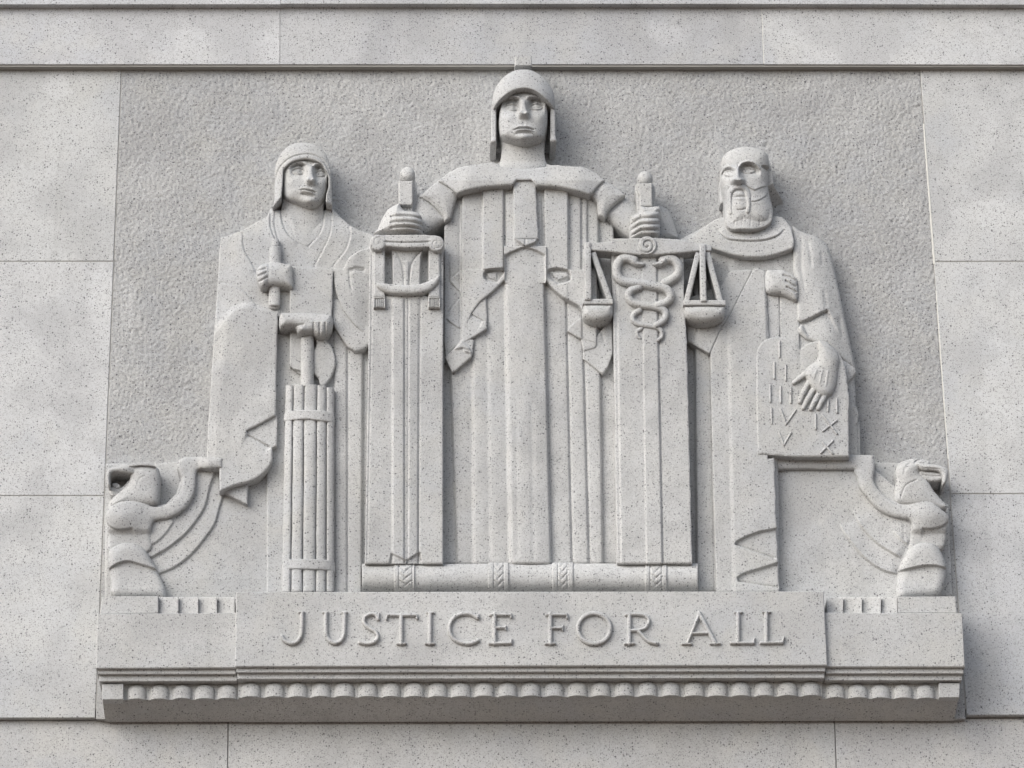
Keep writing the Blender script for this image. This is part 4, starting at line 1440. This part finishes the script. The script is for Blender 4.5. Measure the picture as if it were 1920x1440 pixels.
# ================================================================== EAGLES
def eagle_left():
    e = thing('eagle', 'carved eagle facing left, open beak, at the left end of the ledge', 'eagle', P3(300, 1117, 20), 'eagles at the two ends of the ledge')

    def f(s):
        # rows of long feathers stepping down from the shoulder
        s.H[:] = 26
        b1 = cr([(413, 877), (377, 877), (368, 885), (366, 917), (355, 943), (338, 960), (316, 971), (295, 974), (267, 968)], 4).tolist()
        c2 = cr([(396, 905), (391.5, 922), (385, 949), (368, 977), (346, 1003), (316, 1027), (286, 1045)], 4).tolist()
        c3 = cr([(414, 945), (410, 960), (402.5, 984), (385, 1009), (359, 1040), (329, 1063), (297, 1077)], 4).tolist()
        c1b = cr([(326, 978), (318, 990), (308, 1003), (291, 1018), (269, 1026)], 4).tolist()
        W = [(200, 1000), (200, 860)]
        s.step(c3 + [(230, 1060), (240, 860), (440, 850), (425, 900)], 4.5, 2.6)
        s.step(c2 + [(230, 1040), (240, 860), (413, 855)], 5, 2.6)
        s.step(c1b + [(230, 1010), (230, 940), (300, 960)], 3, 3)
        s.groove(c2, 1.5, 1.5)
        s.groove(c3, 1.5, 1.5)
        s.H -= np.where(s.Y > 1085, (s.Y - 1085) * .12, 0)

    relief('wing', e, [(240, 900), (262, 930), (290, 948), (312, 944), (330, 926), (338, 900), (345, 862), (413, 868), (413, 922), (465, 900), (540, 860), (540, 1130), (224, 1140), (205, 1080), (205, 990), (230, 930)], 30, f, 1.5, r=3)

    def f(s):
        s.dome(11, 5)
        s.H += 11 * ss((s.X - 368) / 26)
        s.bump(228, 966, 40, 27, 13)
        s.lip(cr([(198, 977), (206, 987), (220, 993), (236, 993), (250, 989)], 4), -1, -7, 18, 2.4)
        s.H -= 6 * ss((s.Y - 990) / 14)
    lead = cr([(417, 857.5), (400, 857), (353, 855.5), (342, 858), (334, 864), (331, 875), (338, 890), (341, 902), (338, 919), (325, 936), (308, 947), (286, 949), (273, 943), (256, 937), (234, 938), (216, 944), (203, 952), (198, 964),
                (200, 978), (201, 992), (202, 1010), (204, 1036), (240, 1046), (282, 1032), (283, 1005), (284, 986), (289, 976), (297, 974), (316, 971), (338, 960), (355, 943), (366, 917), (368, 886), (377, 877.5), (400, 877), (417, 877)], 4).tolist()
    relief('wing_edge', e, lead, 42, f, 1.1, r=2)

    def f(s):
        s.dome(22, 12)
        s.groove(cr([(258, 905), (262, 898), (270, 893)], 3), 1, 2)
    relief('neck', e, cr([(243, 870), (262, 867.5), (284, 869), (296, 877), (300, 888), (299.5, 912), (295, 944), (270, 948), (240, 948), (204, 956), (204, 944), (212, 932), (237, 910), (244, 893), (238, 886)], 4, True), 40, f, 1.0, r=2.5)
    beak = cr([(262, 868), (243, 870), (224, 873), (206, 876), (200, 883), (199, 896), (202, 910), (206, 909), (206, 896), (208, 888), (215, 884), (232, 885), (246, 888)], 4).tolist() + [(268, 890)]

    def bk(s):
        s.dome(8, 5)
        s.H -= 9 * ss((s.X - 228) / 34)
    relief('beak', e, beak, 53, bk, .9, r=1.5)
    relief('beak', e, cr([(204, 916), (214, 911), (226, 914), (240, 902), (246, 892), (250, 905), (238, 922), (222, 930), (208, 930)], 3, True), 30, lambda s: s.dome(6, 4), 1.0)
    relief('tongue', e, cr([(210, 906), (216, 904), (224, 908), (226, 914), (218, 917), (211, 913)], 3, True), 33, lambda s: s.dome(4, 3), .9)
    relief('brow', e, cr([(240, 873), (250, 868), (268, 866.5), (284, 868.5), (292, 874), (282, 873), (264, 872), (250, 874)], 3, True), 55, None, .9, r=1.5)

    def leg(s):
        s.dome(18, 14)
        s.step(cr([(205.5, 1066), (222, 1056), (241, 1052), (260, 1057), (280, 1063), (292, 1068), (300, 1075)], 3).tolist() + [(330, 1120), (200, 1120)], -7, 2.4)
        s.H += 6 * ss((s.Y - 1062) / 50)
    relief('leg', e, cr([(202, 1040), (208, 1027), (226, 1018), (243, 1016), (260, 1020), (273, 1031), (286, 1052), (295, 1069), (313, 1118), (280, 1119), (214, 1118), (207, 1090), (203, 1060)], 3, True), 36, leg, 1.1, r=3)
    relief('knee', e, lambda X, Y: np.hypot(X - 217, Y - 1016) - 10.5, 30, lambda s: s.dome(9, 6), 1.0, bbox=(204, 1002, 230, 1030))
    relief('ledge', e, [(198, 868), (240, 868), (240, 1120), (196, 1120)], 10, None, 2.5)
    relief('nape', e, [(290, 868), (340, 864), (344, 950), (290, 950)], 9, None, 2.5)


def eagle_right():
    e = thing('eagle', 'carved eagle facing right beside the tablet, hooked beak nearly closed', 'eagle', P3(1650, 1117, 20), 'eagles at the two ends of the ledge')

    def f(s):
        s.H[:] = 29
        c2 = cr([(1595, 955), (1604, 970), (1615, 987.5), (1640, 1015), (1665, 1032.5), (1692, 1047.5)], 4).tolist()
        c3 = cr([(1574, 980), (1580, 995), (1602, 1025), (1622, 1047.5), (1652, 1067.5), (1685, 1077.5)], 4).tolist()
        s.H += 6 * ss((s.X - s.Y * .25 - 1360) / 90)
        s.lip(np.array(c3), 1, 7, 36, 2.6, .35)
        s.lip(np.array(c2), 1, 7, 32, 2.6, .35)
        c4 = cr([(1670, 990), (1685, 1008), (1702, 1022)], 4).tolist()
        s.lip(np.array(c4), 1, 4, 20, 2.4, .5)
        s.groove(c2, 1.5, 1.5, .3)
        s.groove(c3, 1.5, 1.5, .3)
        s.groove([(1695, 975), (1694, 1000), (1697, 1022)], 1., 1.5, .3)
        s.H -= 3 * ss((1480 - s.X) / 20)

    relief('wing', e, [(1456, 868), (1600, 868), (1640, 880), (1700, 930), (1750, 960), (1765, 1040), (1752, 1140), (1548, 1140), (1456, 1125)], 30, f, 1.5, r=3)
    lead = cr([(1449, 856), (1500, 853.5), (1560, 852.5), (1631, 852.5), (1639, 860), (1640.5, 880), (1638, 900), (1650, 920), (1667, 935), (1685, 941), (1702, 942.5), (1722, 935), (1736, 934), (1750, 942), (1766, 955), (1779, 968), (1778, 980),
                (1775, 992), (1774, 1008), (1766, 1030), (1730, 1038), (1704, 1034), (1706, 1005), (1710, 984), (1706, 973), (1690, 970.5), (1667, 965), (1645, 952.5), (1627, 932.5), (1612, 912), (1607, 893), (1601, 883), (1590, 879), (1449, 879.5)], 4).tolist()

    def f(s):
        s.dome(11, 5)
        s.H -= 5 * ss((1640 - s.X) / 60)
        s.bump(1748, 962, 38, 27, 13)
        s.lip(cr([(1728, 990), (1742, 992), (1756, 990), (1768, 986), (1780, 977)], 4), -1, -7, 18, 2.4)
        s.H -= 6 * ss((s.Y - 990) / 14)
    relief('wing_edge', e, lead, 40, f, 1.2, r=2)

    def f(s):
        s.dome(24, 12)
        pts = cr([(1689, 938), (1691, 926), (1698, 911), (1708, 904), (1721, 899)], 4)
        s.groove(pts, 1.6, 1.5, .1)
        s.groove(cr([(1695, 888), (1697, 878), (1706, 868)], 3), 1.2, 2)
        s.groove(cr([(1716, 866), (1722, 862.5), (1730, 862), (1738, 865)], 3), 3.5, 1.5)
        s.bump(1728, 866, 5, 2.4, 1.8)
    relief('neck', e, cr([(1679, 885), (1684, 870), (1695, 863), (1712, 858.5), (1730, 859.5), (1742, 864), (1745, 872), (1739, 878), (1728, 882), (1725, 887), (1732, 893), (1741, 902), (1752, 920), (1766, 936), (1777, 948), (1768, 956), (1740, 952), (1684, 945), (1678, 920), (1681, 900)], 4, True), 40, f, 1.0, r=2.5)
    beak = cr([(1718, 870), (1728, 868), (1745, 869.5), (1765, 872.5), (1775, 878), (1778.5, 888), (1775, 903), (1769, 907), (1767, 900), (1766, 890), (1760, 883), (1745, 880.5), (1729, 880)], 4, True)
    relief('beak', e, beak, 50, lambda s: (s.dome(9, 5), s.groove(cr([(1731, 878), (1748, 878.5), (1762, 880)], 3), 1.5, 1)), .9, r=1.5)
    relief('beak', e, cr([(1722, 884), (1732, 882), (1748, 884), (1764, 888), (1768, 899), (1752, 903), (1738, 902), (1724, 892)], 3, True), 42, lambda s: (s.dome(6, 4), s.groove([(1730, 890), (1750, 893), (1766, 893)], 2, 1.2)), .9)
    relief('nape', e, [(1642, 866), (1690, 868), (1690, 945), (1642, 930)], 11, None, 2)

    def leg(s):
        s.dome(18, 14)
        s.step([(1684, 1072), (1697, 1068), (1710, 1065), (1724, 1062), (1737, 1060), (1755, 1060), (1772, 1065), (1790, 1075), (1790, 1125), (1670, 1125)], -7, 2.4)
        s.H += 6 * ss((s.Y - 1065) / 50)
    relief('leg', e, cr([(1684, 1072), (1690, 1054), (1702, 1032), (1714, 1021), (1727, 1016.5), (1742, 1016.5), (1754, 1021), (1765, 1033), (1773, 1052), (1775, 1070), (1770, 1097), (1759, 1116), (1720, 1119), (1683, 1120)], 3, True), 36, leg, 1.1, r=3)
    relief('knee', e, lambda X, Y: np.hypot(X - 1741, Y - 1017) - 10, 30, lambda s: s.dome(9, 6), 1.0, bbox=(1728, 1003, 1754, 1031))
    relief('ledge', e, [(1735, 925), (1778, 945), (1786, 1120), (1735, 1120)], 8, None, 2.5)


eagle_left()
eagle_right()

# ================================================================== ROLL
roll = thing('scroll', 'long rolled stone scroll with four carved bands lying along the ledge', 'scroll', P3(994, 1109, 70))


def f(s):
    s.H = 46 + 32 * np.sqrt(np.maximum(.02, 1 - ((s.Y - 1082.5) / 28) ** 2))


relief('roll', roll, [(679, 1056), (760, 1055.5), (1000, 1054.5), (1309, 1053.5), (1309, 1108), (679, 1109)], 70, f, 1.6, r=2, base=20)
for x0, x1, ia, ib in ((739.5, 777.5, 748, 773), (915.5, 953, 926, 944), (1035.5, 1074, 1046, 1064), (1209.5, 1250.5, 1219, 1241)):
    def f(s):
        s.H = 49 + 32 * np.sqrt(np.maximum(.02, 1 - ((s.Y - 1082) / 29.5) ** 2))
        for xx in (ia, ib):
            s.groove([(xx, 1050), (xx, 1112)], 2.2, 1.1)
        m_ = (ia + ib) / 2
        for yy in range(1054, 1112, 13):
            s.groove([(ia + 1, yy - 5), (m_, yy + 3), (ib - 1, yy - 5)], 2.4, 1.1)
            s.groove([(m_ - 3, yy + 7), (m_ + 3, yy + 1)], 1.2, 1.2)
    relief('band', roll, [(x0, 1052.5), (x1, 1052), (x1, 1108.6), (x0, 1109)], 73, f, 1.0, r=1.5, base=20)

# ================================================================== PLINTH
pl = thing('inscribed_ledge', 'projecting granite ledge lettered JUSTICE FOR ALL above a row of rounded beads', 'ledge', P3(995, 1345, 20))
prism('centre_block', pl, [(442.5, 1109.5), (1544.5, 1108.5), (1551.5, 1247.5), (440.5, 1249.8)], 97, -20, 1.5)
prism('side_block', pl, [(182, 1150.5), (446, 1148.5), (446, 1252), (180, 1253.3)], 88, -20, 1.5)
prism('side_block', pl, [(1540, 1148), (1804.5, 1149.5), (1809.5, 1250.5), (1545, 1250.3)], 88, -20, 1.5)
prism('upper_block', pl, [(191.5, 1118), (297, 1117.5), (297, 1149.5), (187, 1151.5)], 78, -20, 1.2)
prism('upper_block', pl, [(1683, 1118.5), (1792, 1118), (1794.5, 1149.5), (1683, 1149.5)], 78, -20, 1.2)


def scallop(xa, xb, rise):
    def f(s):
        u = (s.X - xa) / (xb - xa)
        u = u if rise > 0 else 1 - u
        s.H = 70 + 8 * np.clip(u, 0, 1) ** 1.6
    relief('scallop', pl, [(xa, 1119), (xb, 1119), (xb, 1150), (xa, 1150)], 76, f, 1.6, base=-10, r=1)


for xa, xb in ((298, 334.5), (335.5, 371.5), (372.5, 407), (408, 440)):
    scallop(xa, xb, 1)
for xa, xb in ((1550.5, 1581), (1582, 1616), (1617, 1652), (1653, 1682)):
    scallop(xa, xb, 1)


def fillet(x0, x1, y0, y1, D, dy0=0., dy1=0.):
    prism('fillet', pl, [(x0, y0), (x1, y0 + dy0), (x1, y1 + dy0), (x0, y1)], D, -15, .8)


fillet(443.5, 1547.5, 1240, 1260.5, 89, -2)
fillet(445, 1546, 1255, 1273, 81, -2)
fillet(183.5, 442, 1244, 1263.5, 80, 0)
fillet(186, 444.5, 1256, 1277.5, 72, -1)
fillet(1548.5, 1806.5, 1242, 1262.5, 80, 0)
fillet(1546.5, 1803.5, 1256, 1275.5, 72, 0)

# cornice body with sloping soffit behind the beads
def soffit(name, xa, xb, yt, yb, D, drop, dy=0.):
    a = [P(xa, yt, D), P(xb, yt + dy, D), P(xb, yb + dy, D), P(xa, yb, D)]
    V = [(float(x), -D * U, float(z)) for x, z in a]
    zb = drop * U
    bk = -4 * U * -1
    V += [(V[0][0], bk, V[0][2]), (V[1][0], bk, V[1][2]), (V[2][0] - .004, bk, V[2][2] - zb), (V[3][0] + .004, bk, V[3][2] - zb)]
    F = [[0, 1, 2, 3][::-1], [3, 2, 6, 7][::-1], [0, 3, 7, 4][::-1], [2, 1, 5, 6][::-1], [0, 4, 5, 1][::-1]]
    return link_mesh(name, V, F, M['carved'], pl, False)


soffit('soffit', 447, 1541, 1268, 1307.8, 59, 24, -2)
soffit('soffit', 192, 455, 1270, 1312, 52, 22, -.5)
soffit('soffit', 1534, 1797, 1268, 1309.8, 52, 22, .5)


def bead_mesh(D0, r_, y0, y1, cx):
    """half-round upright bead with a domed head and a flat cut foot"""
    (xc, zt), (_, zb) = P(cx, y0, D0 + r_ * .62), P(cx, y1, D0 + r_ * .62)
    R0 = r_ * U
    n, V, F = 14, [], []
    rows = []
    hh = float(zt - zb)
    for k in range(6):                       # dome
        a = k / 5 * math.pi / 2
        rows.append((math.sin(a) * R0 if k else R0 * .04, R0 * .62 * (1 - math.cos(a)) * 1.0))
    prof = [(max(r2, .02 * R0), -dz) for (r2, dz) in [(math.sin(k / 6 * math.pi / 2) * R0, R0 * .7 * (1 - math.cos(k / 6 * math.pi / 2))) for k in range(7)]]
    prof += [(R0, -hh * .72), (R0, -hh)]
    for (r2, z) in prof:
        for i in range(n + 1):
            a = math.pi * i / n
            sl_ = 0.0
            V.append((-math.cos(a) * r2, -math.sin(a) * r2 * .62, z))
    m = len(prof)
    # foot slopes back like the soffit
    for i in range(n + 1):
        a = math.pi * i / n
        x, y, z = V[(m - 1) * (n + 1) + i]
        V[(m - 1) * (n + 1) + i] = (x, y, z - (1 - math.sin(a)) * r_ * U * .03)
    for j in range(m - 1):
        for i in range(n):
            p = j * (n + 1) + i
            F.append([p, p + n + 1, p + n + 2, p + 1])
    q0 = len(V)
    V += [V[(m - 1) * (n + 1) + i] for i in range(n + 1)]
    F.append([q0 + i for i in range(n, -1, -1)])
    return V, F, Vector((float(xc), -D0 * U, float(zt)))


def beads(xs, D0, r_, y0, y1, dy):
    V, F, o0 = bead_mesh(D0, r_, y0, y1, xs[0])
    me = bpy.data.meshes.new('bead')
    me.from_pydata(V, [], F)
    me.polygons.foreach_set('use_smooth', np.ones(len(me.polygons), bool))
    me.materials.append(M['carved'])
    for i, x in enumerate(xs):
        t = (x - xs[0]) / max(1, xs[-1] - xs[0])
        X, Z = P(x, y0 + dy * t, D0 + r_ * .62)
        o = bpy.data.objects.new('bead', me)
        COL.objects.link(o)
        o.parent = pl
        o.location = Vector((float(X), -D0 * U, float(Z))) - WLOC[pl]
        o.scale = (random.uniform(.96, 1.03), random.uniform(.95, 1.03), random.uniform(.985, 1.015))


beads([470.6 + i * 43.74 for i in range(25)], 58, 17.8, 1276.5, 1305, -2)
beads([256.5 + i * 42.5 for i in range(5)], 51, 17.4, 1280.5, 1309, -.5)
beads([1566.5 + i * 42.2 for i in range(5)], 51, 17.4, 1279, 1306.5, 1)
prism('end_block', pl, [(191, 1282), (231.5, 1281.5), (231.5, 1311), (192, 1312)], 65, -15, 1)
prism('end_block', pl, [(1760.5, 1280), (1800, 1280.5), (1799, 1307.5), (1760.5, 1308)], 65, -15, 1)

# ------------------------------------------------------------------ lettering
def letter(strokes, w=4.2):
    cs = [(np.array(c[0], float) if isinstance(c, tuple) else np.array(c, float), c[1] if isinstance(c, tuple) else w) for c in strokes]
    allp = np.concatenate([c for c, _ in cs])

    def sdf(X, Y):
        d = np.full(X.shape, 1e9)
        for c, ww in cs:
            d = np.minimum(d, dseg(X, Y, c)[0] - ww)
        return d
    D = 98.
    relief('letter', pl, sdf, D, lambda s: s.dome(3.6, 5.5), .85, bbox=(allp[:, 0].min() - 9, allp[:, 1].min() - 9, allp[:, 0].max() + 9, allp[:, 1].max() + 9), r=0, base=88, wobble=.05)


Tn, Hv = 3.0, 4.3
letter([(cr([(566.5, 1149), (566, 1175), (563, 1194), (554, 1204), (543, 1205), (532, 1199), (528.5, 1193)], 5), 4.0), ([(561, 1147.5), (569, 1147.5)], 2.4)])
letter([(cr([(611, 1150), (611, 1182), (615, 1197), (627, 1205), (639, 1200), (645, 1185), (646, 1150)], 5), 4.0), ([(606, 1148), (614, 1148)], 2.4), ([(642, 1148), (650, 1148)], 2.4)])
letter([(cr([(709, 1160), (704, 1152), (694, 1151), (684, 1157), (683, 1168), (692, 1177), (704, 1184), (708, 1194), (702, 1203), (688, 1206), (675, 1204)], 5), 3.7), ([(710, 1150), (709.5, 1160)], 2.2)])
letter([([(727, 1153), (780, 1153)], 3.1), ([(752, 1153), (752, 1206)], 4.2), ([(725.5, 1154), (724.5, 1161)], 2.0), ([(781, 1154), (782, 1160)], 2.0), ([(745, 1206.5), (760, 1206.5)], 2.5)])
letter([([(806, 1150), (806, 1206)], 4.2), ([(798, 1206.5), (814, 1206.5)], 2.4), ([(801, 1148.5), (812, 1148.5)], 2.2)])
letter([(cr([(896, 1158), (884, 1151), (869, 1150), (853, 1156), (843.5, 1170), (843.5, 1186), (853, 1199), (870, 1205.5), (885, 1205), (896, 1200)], 5), 3.9), ([(896.5, 1152), (896, 1160)], 2.1)])
letter([([(927, 1150), (927, 1206)], 4.2), ([(920, 1152), (957, 1152.5)], 3.0), ([(927, 1176.5), (947, 1176.5)], 2.9), ([(918, 1206), (958, 1205.5)], 3.1), ([(958, 1151), (958.5, 1158)], 1.9), ([(959, 1199), (958, 1206)], 2.0), ([(948, 1173), (948, 1180)], 1.8)])
letter([([(1032, 1150), (1032, 1206)], 4.2), ([(1025, 1152), (1062, 1152.5)], 3.0), ([(1032, 1177), (1054, 1177)], 2.9), ([(1023, 1206.5), (1040, 1206.5)], 2.4), ([(1063, 1151), (1063.5, 1159)], 1.9), ([(1055, 1173), (1055, 1181)], 1.8)])
letter([(np.array([(1114 + 30.5 * math.cos(t), 1178 + 28.5 * math.sin(t)) for t in np.linspace(0, 2 * math.pi, 40)]), 4.2)])
letter([([(1180, 1150), (1180, 1206)], 4.2), ([(1172, 1206.5), (1189, 1206.5)], 2.4), (cr([(1174, 1152), (1196, 1151.5), (1210, 1154), (1217, 1164), (1211, 1176), (1198, 1181), (1181, 1181.5)], 5), 3.3), (cr([(1196, 1182), (1206, 1192), (1217, 1202), (1232, 1206)], 5), 3.6)])
letter([([(1312, 1149), (1289, 1205)], 3.2), ([(1311, 1149), (1341, 1205)], 4.3), ([(1297, 1187), (1331, 1186.5)], 2.8), ([(1279.5, 1207), (1296, 1207)], 2.3), ([(1332, 1206.5), (1350, 1206.5)], 2.3)])
letter([([(1384, 1149), (1384, 1204)], 4.2), ([(1371, 1205.5), (1413, 1205)], 3.2), ([(1415, 1197), (1412, 1205)], 2.1), ([(1378, 1148), (1391, 1148)], 2.1)])
letter([([(1437, 1149), (1437, 1204)], 4.2), ([(1427, 1205), (1467, 1204.5)], 3.2), ([(1470, 1195), (1467, 1204)], 2.2), ([(1431, 1147.5), (1444, 1147.5)], 2.1)])
